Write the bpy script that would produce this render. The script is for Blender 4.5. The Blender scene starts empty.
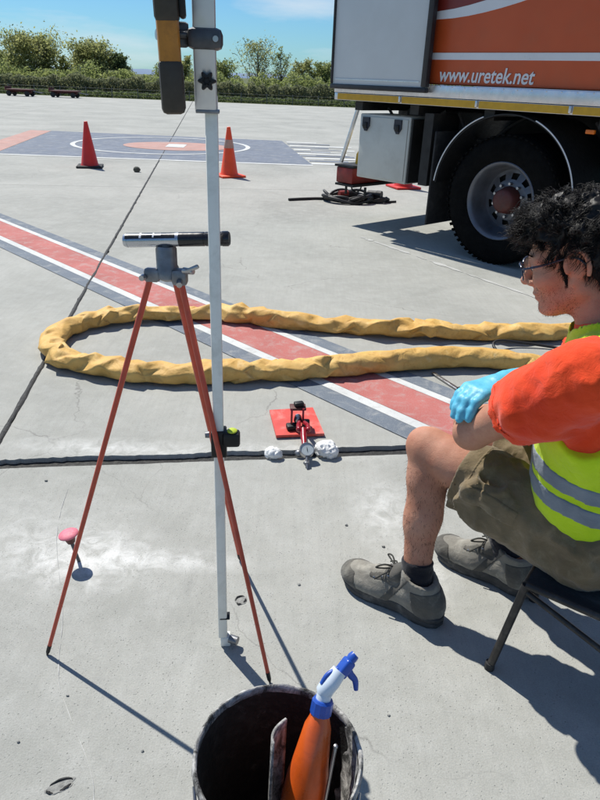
import bpy, bmesh, math, random
import numpy as np
from mathutils import Vector, Matrix, Euler, noise as mnoise
random.seed(7); rng = np.random.default_rng(7)
R = math.radians
scene = bpy.context.scene
col = scene.collection

# ------------------------------------------------------------------ camera
CAM_H, PITCH, ROLL = 1.4, 26.2114, 2.3
cam_d = bpy.data.cameras.new('camera'); cam = bpy.data.objects.new('camera', cam_d); col.objects.link(cam)
cam_d.sensor_fit = 'VERTICAL'; cam_d.sensor_height = 24.0; cam_d.lens = 650 / 800 * 24.0
cam_d.clip_start = 0.02; cam_d.clip_end = 3000
_f = Vector((0, math.cos(R(PITCH)), -math.sin(R(PITCH)))); _r = Vector((1, 0, 0)); _u = _r.cross(_f)
_r2 = _r * math.cos(R(ROLL)) + _u * math.sin(R(ROLL)); _u2 = -_r * math.sin(R(ROLL)) + _u * math.cos(R(ROLL))
cm = Matrix((_r2, _u2, -_f)).transposed().to_4x4(); cm.translation = (0, 0, CAM_H)
cam.matrix_world = cm
scene.camera = cam

# ------------------------------------------------------------------ world, sun, exposure
SUN_EL, SUN_AZ = 53.0, -40.0          # azimuth measured from +Y towards +X
w = bpy.data.worlds.new('World'); scene.world = w; w.use_nodes = True
nt = w.node_tree; nt.nodes.clear()
out = nt.nodes.new('ShaderNodeOutputWorld'); bg = nt.nodes.new('ShaderNodeBackground')
sky = nt.nodes.new('ShaderNodeTexSky'); sky.sky_type = 'NISHITA'; sky.sun_disc = False
sky.sun_elevation = R(SUN_EL); sky.sun_rotation = R(SUN_AZ); sky.air_density = 1.0; sky.dust_density = 0.25; sky.ozone_density = 2.5
tc = nt.nodes.new('ShaderNodeTexCoord'); mp = nt.nodes.new('ShaderNodeMapping')
mp.inputs['Scale'].default_value = (1.0, 1.0, 5.0)
n1 = nt.nodes.new('ShaderNodeTexNoise'); n1.inputs['Scale'].default_value = 3.2; n1.inputs['Detail'].default_value = 7; n1.inputs['Roughness'].default_value = .58
mr = nt.nodes.new('ShaderNodeMapRange'); mr.inputs[1].default_value = .48; mr.inputs[2].default_value = .78; mr.inputs[3].default_value = 0; mr.inputs[4].default_value = .75
mx = nt.nodes.new('ShaderNodeMix'); mx.data_type = 'RGBA'; mx.inputs['B'].default_value = (11.5, 12.4, 13.2, 1)
nt.links.new(tc.outputs['Generated'], mp.inputs['Vector']); nt.links.new(mp.outputs['Vector'], n1.inputs['Vector'])
nt.links.new(n1.outputs['Fac'], mr.inputs[0]); nt.links.new(mr.outputs[0], mx.inputs['Factor'])
tn = nt.nodes.new('ShaderNodeMix'); tn.data_type = 'RGBA'; tn.blend_type = 'MULTIPLY'; tn.inputs['Factor'].default_value = 1.0; tn.inputs['B'].default_value = (.66, 1.14, 1.55, 1)
nt.links.new(sky.outputs[0], tn.inputs['A']); nt.links.new(tn.outputs['Result'], mx.inputs['A']); nt.links.new(mx.outputs['Result'], bg.inputs['Color'])
bg.inputs['Strength'].default_value = 0.058
nt.links.new(bg.outputs[0], out.inputs['Surface'])

sd = bpy.data.lights.new('sun', 'SUN'); sun = bpy.data.objects.new('sun', sd); col.objects.link(sun)
sd.energy = 5.0; sd.angle = R(.53); sd.color = (1.0, .965, .885)
sdir = Vector((math.sin(R(SUN_AZ)) * math.cos(R(SUN_EL)), math.cos(R(SUN_AZ)) * math.cos(R(SUN_EL)), math.sin(R(SUN_EL))))
sun.rotation_euler = sdir.to_track_quat('Z', 'Y').to_euler(); sun.location = sdir * 30

vs = scene.view_settings; vs.view_transform = 'Standard'; vs.look = 'None'; vs.exposure = 0.22; vs.gamma = 1.0; vs.use_curve_mapping = False
scene.cycles.max_bounces = 8; scene.cycles.transparent_max_bounces = 12

# ------------------------------------------------------------------ helpers: colour, materials
def C(r, g, b):
    f = lambda v: (v / 255 / 12.92) if v / 255 <= .04045 else ((v / 255 + .055) / 1.055) ** 2.4
    return (f(r), f(g), f(b), 1)

class NB:
    """small node-tree helper"""
    def __init__(s, name):
        s.m = bpy.data.materials.new(name); s.m.use_nodes = True; s.t = s.m.node_tree
        s.p = s.t.nodes['Principled BSDF']; s.o = s.t.nodes['Material Output']
    def n(s, kind, **kw):
        nd = s.t.nodes.new(kind)
        for k, v in kw.items(): setattr(nd, k, v)
        return nd
    def l(s, a, b): s.t.links.new(a, b)
    def noise(s, vec, scale, detail=4, rough=.55, dist=0):
        nd = s.n('ShaderNodeTexNoise'); nd.inputs['Scale'].default_value = scale; nd.inputs['Detail'].default_value = detail
        nd.inputs['Roughness'].default_value = rough; nd.inputs['Distortion'].default_value = dist
        if vec is not None: s.l(vec, nd.inputs['Vector'])
        return nd.outputs['Fac']
    def rng(s, v, a, b, c=0, d=1):
        nd = s.n('ShaderNodeMapRange'); s.l(v, nd.inputs[0])
        for i, x in enumerate((a, b, c, d)): nd.inputs[i + 1].default_value = x
        return nd.outputs[0]
    def mix(s, fac, a, b, blend='MIX'):
        nd = s.n('ShaderNodeMix', data_type='RGBA', blend_type=blend)
        for key, v in (('Factor', fac), ('A', a), ('B', b)):
            if isinstance(v, (tuple, float, int)): nd.inputs[key].default_value = v
            else: s.l(v, nd.inputs[key])
        return nd.outputs['Result']
    def math(s, op, a, b=0.0):
        nd = s.n('ShaderNodeMath', operation=op)
        for i, v in enumerate((a, b)):
            if isinstance(v, (float, int)): nd.inputs[i].default_value = v
            else: s.l(v, nd.inputs[i])
        return nd.outputs[0]
    def bump(s, h, dist, strength=1.0):
        nd = s.n('ShaderNodeBump'); nd.inputs['Distance'].default_value = dist; nd.inputs['Strength'].default_value = strength
        s.l(h, nd.inputs['Height']); s.l(nd.outputs[0], s.p.inputs['Normal'])

def mat(name, base, rough=.6, var=.12, scale=8, metallic=0, bump=0, bscale=60, dirt=None, dirt_amt=.5, dscale=5, spec=.5, coat=0, trans=0):
    b = NB(name); tcn = b.n('ShaderNodeTexCoord'); v = tcn.outputs['Object']
    f = b.noise(v, scale, 5)
    lo = tuple(x * (1 - var) for x in base[:3]) + (1,); hi = tuple(min(1, x * (1 + var)) for x in base[:3]) + (1,)
    c = b.mix(b.rng(f, .3, .7), lo, hi)
    if dirt:
        d = b.noise(v, dscale, 7, .65, .4); d = b.rng(d, .5, .72, 0, dirt_amt)
        c = b.mix(d, c, dirt)
    b.l(c, b.p.inputs['Base Color'])
    b.l(b.rng(b.noise(v, scale * 2.3, 4), .3, .7, max(.02, rough - .1), min(1, rough + .1)), b.p.inputs['Roughness'])
    b.p.inputs['Metallic'].default_value = metallic; b.p.inputs['Specular IOR Level'].default_value = spec
    if coat: b.p.inputs['Coat Weight'].default_value = coat; b.p.inputs['Coat Roughness'].default_value = .15
    if trans: b.p.inputs['Transmission Weight'].default_value = trans
    if bump: b.bump(b.noise(v, bscale, 6, .6), bump)
    return b.m

def concrete(name, tint=(1, 1, 1), stains=()):
    b = NB(name); geo = b.n('ShaderNodeNewGeometry'); v = geo.outputs['Position']
    c0 = (.335 * tint[0], .338 * tint[1], .314 * tint[2], 1); c1 = (.462 * tint[0], .460 * tint[1], .428 * tint[2], 1)
    big = b.noise(v, .7, 6, .62, .5)
    c = b.mix(b.rng(big, .32, .68), c0, c1)
    mid = b.noise(v, 9, 6, .7)
    c = b.mix(b.rng(mid, .45, .75, 0, .45), c, (.52, .522, .50, 1))
    c = b.mix(b.rng(b.noise(v, 2.6, 7, .7, .9), .52, .70, 0, .34), c, (.50, .50, .47, 1))
    c = b.mix(b.rng(b.noise(v, 27, 5, .7), .50, .72, 0, .22), c, (.28, .28, .265, 1))
    # streaks left by brushing the wet surface
    mpn = b.n('ShaderNodeMapping'); mpn.inputs['Rotation'].default_value = (0, 0, R(-8)); mpn.inputs['Scale'].default_value = (26, 1.4, 1)
    b.l(v, mpn.inputs['Vector']); st = b.noise(mpn.outputs[0], 2.2, 5, .6)
    c = b.mix(b.rng(st, .42, .7, 0, .17), c, (.27, .27, .255, 1))
    # sand grains and small dark stones
    fine = b.noise(v, 230, 3, .7)
    c = b.mix(b.rng(fine, .38, .62, .0, .42), b.mix(1.0, c, (.80, .80, .79, 1), 'MULTIPLY'), b.mix(1.0, c, (1.12, 1.12, 1.12, 1), 'MULTIPLY'))
    vo = b.n('ShaderNodeTexVoronoi'); vo.inputs['Scale'].default_value = 95; b.l(v, vo.inputs['Vector'])
    spot = b.rng(vo.outputs['Distance'], .10, .19, 1, 0)
    sel = b.rng(b.noise(v, 41, 2), .54, .60, 0, .55)
    c = b.mix(b.math('MULTIPLY', spot, sel), c, (.13, .13, .12, 1))
    # old oil drips and water marks
    oil = b.rng(b.noise(v, 2.1, 8, .7, 1.2), .60, .78, 0, .38)
    c = b.mix(oil, c, (.20, .20, .19, 1))
    # hairline cracks, only here and there
    wn = b.n('ShaderNodeTexNoise'); wn.inputs['Scale'].default_value = 5; wn.inputs['Detail'].default_value = 5; b.l(v, wn.inputs['Vector'])
    wm = b.n('ShaderNodeMix', data_type='RGBA'); wm.inputs['Factor'].default_value = .16; b.l(v, wm.inputs['A']); b.l(wn.outputs['Color'], wm.inputs['B'])
    ve = b.n('ShaderNodeTexVoronoi', feature='DISTANCE_TO_EDGE'); ve.inputs['Scale'].default_value = .75; b.l(wm.outputs['Result'], ve.inputs['Vector'])
    ck = b.math('MULTIPLY', b.rng(ve.outputs['Distance'], .0006, .0022, 1, 0), b.rng(b.noise(v, 1.3, 2), .50, .60, 0, .55))
    c = b.mix(ck, c, (.17, .165, .155, 1))
    for (x, y, rx, ry, amt) in stains:     # spilled cement dust
        mq = b.n('ShaderNodeMapping', vector_type='TEXTURE'); mq.inputs['Location'].default_value = (x, y, 0); mq.inputs['Scale'].default_value = (rx, ry, 1)
        b.l(v, mq.inputs['Vector']); ln = b.n('ShaderNodeVectorMath', operation='LENGTH'); b.l(mq.outputs[0], ln.inputs[0])
        fall = b.rng(ln.outputs['Value'], .1, 1, 1, 0)
        d = b.math('MULTIPLY', fall, b.rng(b.noise(v, 14, 7, .68, .8), .38, .66, 0.05, 1))
        c = b.mix(b.math('MULTIPLY', d, amt), c, (.74, .74, .72, 1))
    b.l(c, b.p.inputs['Base Color']); b.p.inputs['Roughness'].default_value = .92; b.p.inputs['Specular IOR Level'].default_value = .25
    hgt = b.math('ADD', b.math('MULTIPLY', fine, .5), b.math('ADD', mid, b.math('MULTIPLY', spot, -.4)))
    b.bump(hgt, .0022)
    return b.m

def paint(name, base, wear=.45, scale=16):
    b = NB(name); geo = b.n('ShaderNodeNewGeometry'); v = geo.outputs['Position']
    c = b.mix(b.rng(b.noise(v, 3, 5), .3, .7), tuple(x * .88 for x in base[:3]) + (1,), tuple(min(1, x * 1.1) for x in base[:3]) + (1,))
    wr = b.rng(b.noise(v, scale, 8, .72, .6), .50, .72, 0, wear)
    c = b.mix(wr, c, (.40, .40, .38, 1))
    gr = b.rng(b.noise(v, 210, 3, .7), .52, .66, 0, .35)
    c = b.mix(gr, c, (.42, .42, .40, 1))
    b.l(c, b.p.inputs['Base Color']); b.p.inputs['Roughness'].default_value = .85; b.p.inputs['Specular IOR Level'].default_value = .3
    b.bump(b.noise(v, 230, 3, .7), .0016)
    return b.m

# ------------------------------------------------------------------ helpers: meshes and objects
def link(o, parent=None):
    col.objects.link(o)
    if parent is not None: o.parent = parent
    return o

def mk(name, verts, faces, m, parent=None, smooth=None, kind=None, loc=None):
    me = bpy.data.meshes.new(name); me.from_pydata([tuple(map(float, v)) for v in verts], [], [tuple(map(int, f)) for f in faces]); me.validate()
    if m is not None: me.materials.append(m)
    if smooth is not None:
        me.shade_smooth()
        if smooth < 179: me.set_sharp_from_angle(angle=R(smooth))
    me.update()
    o = bpy.data.objects.new(name, me); link(o, parent)
    if loc is not None: o.location = loc
    if kind: o['kind'] = kind
    return o

def thing(name, label, cat, loc=(0, 0, 0), rotz=0, group=None):
    o = bpy.data.objects.new(name, None); link(o); o.location = loc; o.rotation_euler = (0, 0, rotz); o.empty_display_size = .1
    o['label'] = label; o['category'] = cat
    if group: o['group'] = group
    return o

def tag(o, label, cat, group=None):
    o['label'] = label; o['category'] = cat
    if group: o['group'] = group
    return o

def frame_from(d, hint=(0, 0, 1)):
    d = Vector(d).normalized(); h = Vector(hint)
    if abs(d.dot(h)) > .98: h = Vector((1, 0, 0))
    x = h.cross(d).normalized(); y = d.cross(x)
    return x, y, d

class MB:
    def __init__(s, org=(0, 0, 0)): s.v = []; s.f = []; s.o = Vector(org)
    def add(s, verts, faces):
        k = len(s.v); s.v += [Vector(v) for v in verts]; s.f += [tuple(i + k for i in f) for f in faces]; return s
    def box(s, c, size, M=None, bev=0, seg=2):
        bm = bmesh.new(); bmesh.ops.create_cube(bm, size=1)
        for v in bm.verts: v.co = Vector((v.co.x * size[0], v.co.y * size[1], v.co.z * size[2]))
        if bev: bmesh.ops.bevel(bm, geom=bm.edges[:], offset=bev, segments=seg, profile=.5, affect='EDGES')
        bm.verts.index_update(); c = Vector(c)
        s.add([(M @ v.co if M is not None else v.co) + c for v in bm.verts], [[v.index for v in f.verts] for f in bm.faces]); bm.free(); return s
    def tube(s, pts, rad, n=10, cap=True, closed=False, hint=(0, 0, 1)):
        pts = [Vector(p) for p in pts]; m = len(pts)
        rad = [rad] * m if isinstance(rad, (int, float)) else rad
        vs_ = []; x = None
        for i, p in enumerate(pts):
            if closed: d = pts[(i + 1) % m] - pts[i - 1]
            else: d = pts[min(i + 1, m - 1)] - pts[max(i - 1, 0)]
            if d.length < 1e-9: d = Vector((0, 0, 1))
            d.normalize()
            if x is None: x, y, d = frame_from(d, hint)
            else:
                x = (x - d * x.dot(d)).normalized(); y = d.cross(x)
            for k in range(n):
                a = 2 * math.pi * k / n; vs_.append(p + (x * math.cos(a) + y * math.sin(a)) * rad[i])
        fs = []
        for i in range(m if closed else m - 1):
            for k in range(n):
                j = (i + 1) % m; fs.append((i * n + k, i * n + (k + 1) % n, j * n + (k + 1) % n, j * n + k))
        if cap and not closed:
            fs.append(tuple(range(n - 1, -1, -1))); fs.append(tuple((m - 1) * n + k for k in range(n)))
        return s.add(vs_, fs)
    def cyl(s, a, b, r0, r1=None, n=16): return s.tube([a, b], [r0, r0 if r1 is None else r1], n)
    def lathe(s, prof, c=(0, 0, 0), axis=(0, 0, 1), n=32, hint=(0, 0, 1), a0=0, a1=2 * math.pi, skip=None, cap=False):
        """prof: list of (radius, height along axis)"""
        x, y, d = frame_from(axis, hint); c = Vector(c); full = abs(a1 - a0 - 2 * math.pi) < 1e-6
        vs_ = []; m = n if full else n + 1
        for (r, h) in prof:
            for k in range(m):
                a = a0 + (a1 - a0) * k / n; vs_.append(c + d * h + (x * math.cos(a) + y * math.sin(a)) * r)
        fs = []
        for i in range(len(prof) - 1):
            for k in range(n):
                if skip and skip(i, k): continue
                k2 = (k + 1) % m; fs.append((i * m + k, i * m + k2, (i + 1) * m + k2, (i + 1) * m + k))
        if cap: fs.append(tuple(range(m - 1, -1, -1))); fs.append(tuple((len(prof) - 1) * m + k for k in range(m)))
        return s.add(vs_, fs)
    def sphere(s, c, r, n=12, sc=(1, 1, 1), M=None):
        vs_ = []; fs = []; h = n // 2; c = Vector(c)
        for i in range(h + 1):
            th = math.pi * i / h
            for k in range(n):
                a = 2 * math.pi * k / n
                p = Vector((math.sin(th) * math.cos(a) * sc[0], math.sin(th) * math.sin(a) * sc[1], math.cos(th) * sc[2])) * r
                vs_.append((M @ p if M is not None else p) + c)
        for i in range(h):
            for k in range(n): fs.append((i * n + k, (i + 1) * n + k, (i + 1) * n + (k + 1) % n, i * n + (k + 1) % n))
        return s.add(vs_, fs)
    def quad(s, a, b, c, d): return s.add([a, b, c, d], [(0, 1, 2, 3)])
    def prism(s, poly, ax_o, ax_u, ax_v, ax_n, t):
        """extrude a 2-D polygon (u,v) by t along ax_n"""
        o, u, v, nn = Vector(ax_o), Vector(ax_u), Vector(ax_v), Vector(ax_n); k = len(poly)
        a = [o + u * p[0] + v * p[1] for p in poly]; b = [p + nn * t for p in a]
        fs = [tuple(range(k - 1, -1, -1)), tuple(range(k, 2 * k))] + [(i, (i + 1) % k, k + (i + 1) % k, k + i) for i in range(k)]
        return s.add(a + b, fs)
    def build(s, name, m, parent=None, smooth=40, kind=None):
        bm = bmesh.new(); vv = [bm.verts.new(v - s.o) for v in s.v]
        for f in s.f:
            try: bm.faces.new([vv[i] for i in f])
            except ValueError: pass
        bmesh.ops.remove_doubles(bm, verts=bm.verts[:], dist=1e-6)
        bmesh.ops.recalc_face_normals(bm, faces=bm.faces[:])
        me = bpy.data.meshes.new(name); bm.to_mesh(me); bm.free()
        if m is not None: me.materials.append(m)
        if smooth is not None:
            me.shade_smooth(); me.set_sharp_from_angle(angle=R(smooth))
        o = bpy.data.objects.new(name, me); link(o, parent)
        if kind: o['kind'] = kind
        return o

def spline(pts, n):
    """Catmull-Rom through pts"""
    P = [Vector(p) for p in pts]; P = [P[0] * 2 - P[1]] + P + [P[-1] * 2 - P[-2]]; res = []
    segs = len(P) - 3
    for i in range(n + 1):
        t = i / n * segs; k = min(int(t), segs - 1); u = t - k; a, b, c, d = P[k:k + 4]
        res.append(.5 * ((2 * b) + (c - a) * u + (2 * a - 5 * b + 4 * c - d) * u * u + (3 * b - a - 3 * c + d) * u ** 3))
    return res

# ------------------------------------------------------------------ helper: implicit surfaces meshed on a grid (for the body, clothes, foam)
_tab = rng.random((32, 32, 32)).astype(np.float32)
def vnoise(X, Y, Z):
    X, Y, Z = np.broadcast_arrays(X, Y, Z)
    xi, yi, zi = np.floor(X).astype(int), np.floor(Y).astype(int), np.floor(Z).astype(int)
    fx, fy, fz = X - xi, Y - yi, Z - zi
    s = lambda t: t * t * (3 - 2 * t); fx, fy, fz = s(fx), s(fy), s(fz)
    g = lambda a, b, c: _tab[(xi + a) % 32, (yi + b) % 32, (zi + c) % 32]
    x00 = g(0, 0, 0) * (1 - fx) + g(1, 0, 0) * fx; x10 = g(0, 1, 0) * (1 - fx) + g(1, 1, 0) * fx
    x01 = g(0, 0, 1) * (1 - fx) + g(1, 0, 1) * fx; x11 = g(0, 1, 1) * (1 - fx) + g(1, 1, 1) * fx
    return ((x00 * (1 - fy) + x10 * fy) * (1 - fz) + (x01 * (1 - fy) + x11 * fy) * fz) * 2 - 1

class cap_:      # tapered capsule
    def __init__(s, a, ra, b, rb):
        s.a, s.b, s.ra, s.rb = np.array(a, float), np.array(b, float), ra, rb; m = max(ra, rb)
        s.lo = np.minimum(s.a, s.b) - m; s.hi = np.maximum(s.a, s.b) + m
    def __call__(s, X, Y, Z):
        d = s.b - s.a; L = max(d @ d, 1e-9)
        t = np.clip(((X - s.a[0]) * d[0] + (Y - s.a[1]) * d[1] + (Z - s.a[2]) * d[2]) / L, 0, 1)
        return np.sqrt((X - s.a[0] - t * d[0]) ** 2 + (Y - s.a[1] - t * d[1]) ** 2 + (Z - s.a[2] - t * d[2]) ** 2) - (s.ra + (s.rb - s.ra) * t)
class ell_:      # ellipsoid with axes given by the rows of M
    def __init__(s, c, r, M=None):
        s.c, s.r = np.array(c, float), np.array(r, float); s.M = np.eye(3) if M is None else np.array(M, float)
        m = s.r.max(); s.lo = s.c - m; s.hi = s.c + m
    def __call__(s, X, Y, Z):
        q = [((X - s.c[0]) * s.M[i][0] + (Y - s.c[1]) * s.M[i][1] + (Z - s.c[2]) * s.M[i][2]) for i in range(3)]
        k0 = np.sqrt(sum((q[i] / s.r[i]) ** 2 for i in range(3))); k1 = np.sqrt(sum((q[i] / s.r[i] ** 2) ** 2 for i in range(3)))
        return k0 * (k0 - 1) / np.maximum(k1, 1e-6)
class Vox:
    def __init__(s, lo, hi, h):
        s.lo = np.array(lo, float); s.h = h; s.n = np.ceil((np.array(hi) - s.lo) / h).astype(int) + 1
        s.D = np.full(s.n, .08, np.float32)
    def reg(s, lo, hi):
        i0 = np.clip(np.floor((lo - s.lo) / s.h).astype(int), 0, s.n); i1 = np.clip(np.ceil((hi - s.lo) / s.h).astype(int) + 1, 0, s.n)
        sl = tuple(slice(a, b) for a, b in zip(i0, i1))
        ax = [(s.lo[k] + s.h * np.arange(i0[k], i1[k])).astype(np.float32) for k in range(3)]
        return sl, ax[0][:, None, None], ax[1][None, :, None], ax[2][None, None, :]
    def add(s, p, k=.0, off=0):
        sl, X, Y, Z = s.reg(p.lo - off - k - .03, p.hi + off + k + .03)
        if 0 in s.D[sl].shape: return s
        d = p(X, Y, Z) - off; c = s.D[sl]
        if k: hh = np.clip(.5 + .5 * (c - d) / k, 0, 1); s.D[sl] = c * (1 - hh) + d * hh - k * hh * (1 - hh)
        else: s.D[sl] = np.minimum(c, d)
        return s
    def cut(s, p, k=.0, off=0):
        sl, X, Y, Z = s.reg(p.lo - off - k - .02, p.hi + off + k + .02)
        if 0 in s.D[sl].shape: return s
        d = -(p(X, Y, Z) - off); c = s.D[sl]
        if k: hh = np.clip(.5 - .5 * (c - d) / k, 0, 1); s.D[sl] = c * (1 - hh) + d * hh + k * hh * (1 - hh)
        else: s.D[sl] = np.maximum(c, d)
        return s
    def all(s): return s.reg(s.lo, s.lo + s.h * s.n)
    def plane(s, p, n, c=None, r=None):
        """keep the side that n points away from; optionally only inside a ball (c, r)"""
        p = np.array(p); n = np.array(n, float); n /= np.linalg.norm(n); sl, X, Y, Z = s.all() if c is None else s.reg(np.array(c) - r, np.array(c) + r)
        d = (X - p[0]) * n[0] + (Y - p[1]) * n[1] + (Z - p[2]) * n[2]
        if c is not None: d = np.where((X - c[0]) ** 2 + (Y - c[1]) ** 2 + (Z - c[2]) ** 2 < r * r, d, -1)
        s.D[sl] = np.maximum(s.D[sl], d); return s
    def wrinkle(s, amp, fr, ang=(1, 1, 1), ridge=False, seed=0):
        m = np.abs(s.D) < .035; i = np.argwhere(m); p = s.lo + i * s.h
        q = p * np.array(ang) * fr + seed * 7.3
        v = vnoise(q[:, 0], q[:, 1], q[:, 2]) + .5 * vnoise(q[:, 0] * 2.1 + 5, q[:, 1] * 2.1, q[:, 2] * 2.1)
        if ridge: v = 1 - 2.2 * np.abs(v)
        s.D[m] -= (amp * v).astype(np.float32); return s
    def layer(s, off, keep):
        q = Vox.__new__(Vox); q.lo, q.h, q.n = s.lo, s.h, s.n; sl, X, Y, Z = s.all(); q.D = np.maximum(s.D - off, keep(X, Y, Z)).astype(np.float32); return q
    def mesh(s, name, m, parent=None, org=(0, 0, 0), kind=None, smooth_it=1):
        D = s.D; ins = D < 0
        for ax in range(3):
            idx = [slice(None)] * 3; idx[ax] = 0; ins[tuple(idx)] = False; idx[ax] = -1; ins[tuple(idx)] = False
        D = np.where(ins, D, np.maximum(D, 1e-5))
        c = np.zeros(np.array(D.shape) - 1, np.uint8); A = ins.astype(np.uint8)
        offs = [(a, b, d) for a in (0, 1) for b in (0, 1) for d in (0, 1)]
        n0, n1, n2 = c.shape
        for (a, b, d) in offs: c += A[a:a + n0, b:b + n1, d:d + n2]
        act = np.argwhere((c > 0) & (c < 8)); idx = np.full(c.shape, -1, np.int64); idx[tuple(act.T)] = np.arange(len(act))
        pos = np.zeros((len(act), 3)); cnt = np.zeros(len(act))
        for a in offs:
            for ax in range(3):
                if a[ax] == 1: continue
                b = list(a); b[ax] = 1
                pa = act + np.array(a); pb = act + np.array(b); da = D[tuple(pa.T)]; db = D[tuple(pb.T)]
                mm = (da < 0) != (db < 0); t = np.where(mm, da / np.where(mm, da - db, 1), 0)
                q = pa + (pb - pa) * t[:, None]; pos[mm] += q[mm]; cnt[mm] += 1
        pos = s.lo + pos / cnt[:, None] * s.h
        faces = []
        for ax in range(3):
            b1, b2 = (ax + 1) % 3, (ax + 2) % 3
            s0 = [slice(None)] * 3; s1 = [slice(None)] * 3; s0[ax] = slice(0, -1); s1[ax] = slice(1, None)
            for flip, msk in ((False, ins[tuple(s0)] & ~ins[tuple(s1)]), (True, ~ins[tuple(s0)] & ins[tuple(s1)])):
                e = np.argwhere(msk); e = e[(e[:, b1] > 0) & (e[:, b2] > 0) & (e[:, b1] < D.shape[b1] - 1) & (e[:, b2] < D.shape[b2] - 1)]
                if not len(e): continue
                q = []
                for (u, v) in ((0, 0), (1, 0), (1, 1), (0, 1)):
                    k = e.copy(); k[:, b1] -= 1 - u; k[:, b2] -= 1 - v; q.append(idx[tuple(k.T)])
                q = np.stack(q, 1); faces.append(q[:, ::-1] if flip else q)
        F = np.concatenate(faces)
        for _ in range(smooth_it):      # light Laplacian smoothing
            acc = np.zeros_like(pos); cn = np.zeros(len(pos))
            for k in range(4):
                np.add.at(acc, F[:, k], pos[F[:, (k + 1) % 4]]); np.add.at(cn, F[:, k], 1)
                np.add.at(acc, F[:, (k + 1) % 4], pos[F[:, k]]); np.add.at(cn, F[:, (k + 1) % 4], 1)
            pos = pos * .4 + acc / np.maximum(cn, 1)[:, None] * .6
        pos = pos - np.array(org, float)
        me = bpy.data.meshes.new(name); me.vertices.add(len(pos)); me.vertices.foreach_set('co', pos.astype(np.float32).ravel())
        me.loops.add(F.size); me.loops.foreach_set('vertex_index', F.ravel().astype(np.int32))
        me.polygons.add(len(F)); me.polygons.foreach_set('loop_start', (np.arange(len(F)) * 4).astype(np.int32))
        me.update(calc_edges=True); me.validate(); me.shade_smooth()
        if m is not None: me.materials.append(m)
        o = bpy.data.objects.new(name, me); link(o, parent)
        if kind: o['kind'] = kind
        return o

# ================================================================== SETTING
M_CONC = concrete('concrete', stains=((-.68, 1.63, .30, .20, .85), (-.45, 1.64, .42, .07, .7), (-.9, 1.75, .5, .25, .3), (.33, 1.95, .16, .28, .55), (.42, 1.62, .14, .22, .5), (-.75, 2.32, .6, .10, .6), (.0, 2.36, .5, .08, .5)))
M_FAR = concrete('far_concrete', tint=(1.03, 1.03, 1.03))
M_TAR = mat('tar_sealant', (.013, .013, .013, 1), .75, .5, 30, bump=.004, bscale=90, dirt=(.16, .155, .14, 1), dirt_amt=.22, dscale=60)
M_EARTH = mat('earth', (.09, .08, .06, 1), .95, .3, 2)
def grass_mat():
    b = NB('rough_grass'); v = b.n('ShaderNodeNewGeometry').outputs['Position']
    c = b.mix(b.rng(b.noise(v, .35, 6, .65), .35, .65), (.065, .085, .030, 1), (.12, .125, .05, 1))
    c = b.mix(b.rng(b.noise(v, 5, 5, .7), .4, .7, 0, .6), c, (.06, .075, .028, 1))
    b.l(c, b.p.inputs['Base Color']); b.p.inputs['Roughness'].default_value = 1; b.bump(b.noise(v, 6, 5), .1)
    return b.m
M_GRASS = grass_mat()

ground = mk('ground', [(-1500, -60, -.06), (1500, -60, -.06), (1500, 2500, -.06), (-1500, 2500, -.06)], [(0, 1, 2, 3)], M_GRASS, kind='structure')
apron = thing('concrete_apron', 'x', 'x'); del apron['label']; del apron['category']; apron['kind'] = 'structure'; apron.name = 'apron'
GA = R(8.3); OX, OY = -1.222, 2.142
def gw(a, b, z=0): return (OX + a * math.cos(GA) - b * math.sin(GA), OY + a * math.sin(GA) + b * math.cos(GA), z)
SW, SL = 5.6, 7.2
mk('apron_bed', [gw(-40, -12, -.045), gw(50, -12, -.045), gw(50, 28.8, -.045), gw(-40, 28.8, -.045)], [(0, 1, 2, 3)], M_EARTH, apron)
# far part of the apron in one sheet, beyond where single slabs can be told apart
bx = lambda a: gw(a, 28.8 + .004, 0)
mk('far_concrete', [gw(-60, 28.81, 0), gw(60, 28.81, 0), (75, 43, 0), (-75, 43, 0)], [(0, 1, 2, 3)], M_FAR, apron)
mk('far_concrete_edge', [(-75, 43, 0), (75, 43, 0), (75, 43, -.07), (-75, 43, -.07)], [(0, 1, 2, 3)], M_FAR, apron)

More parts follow.
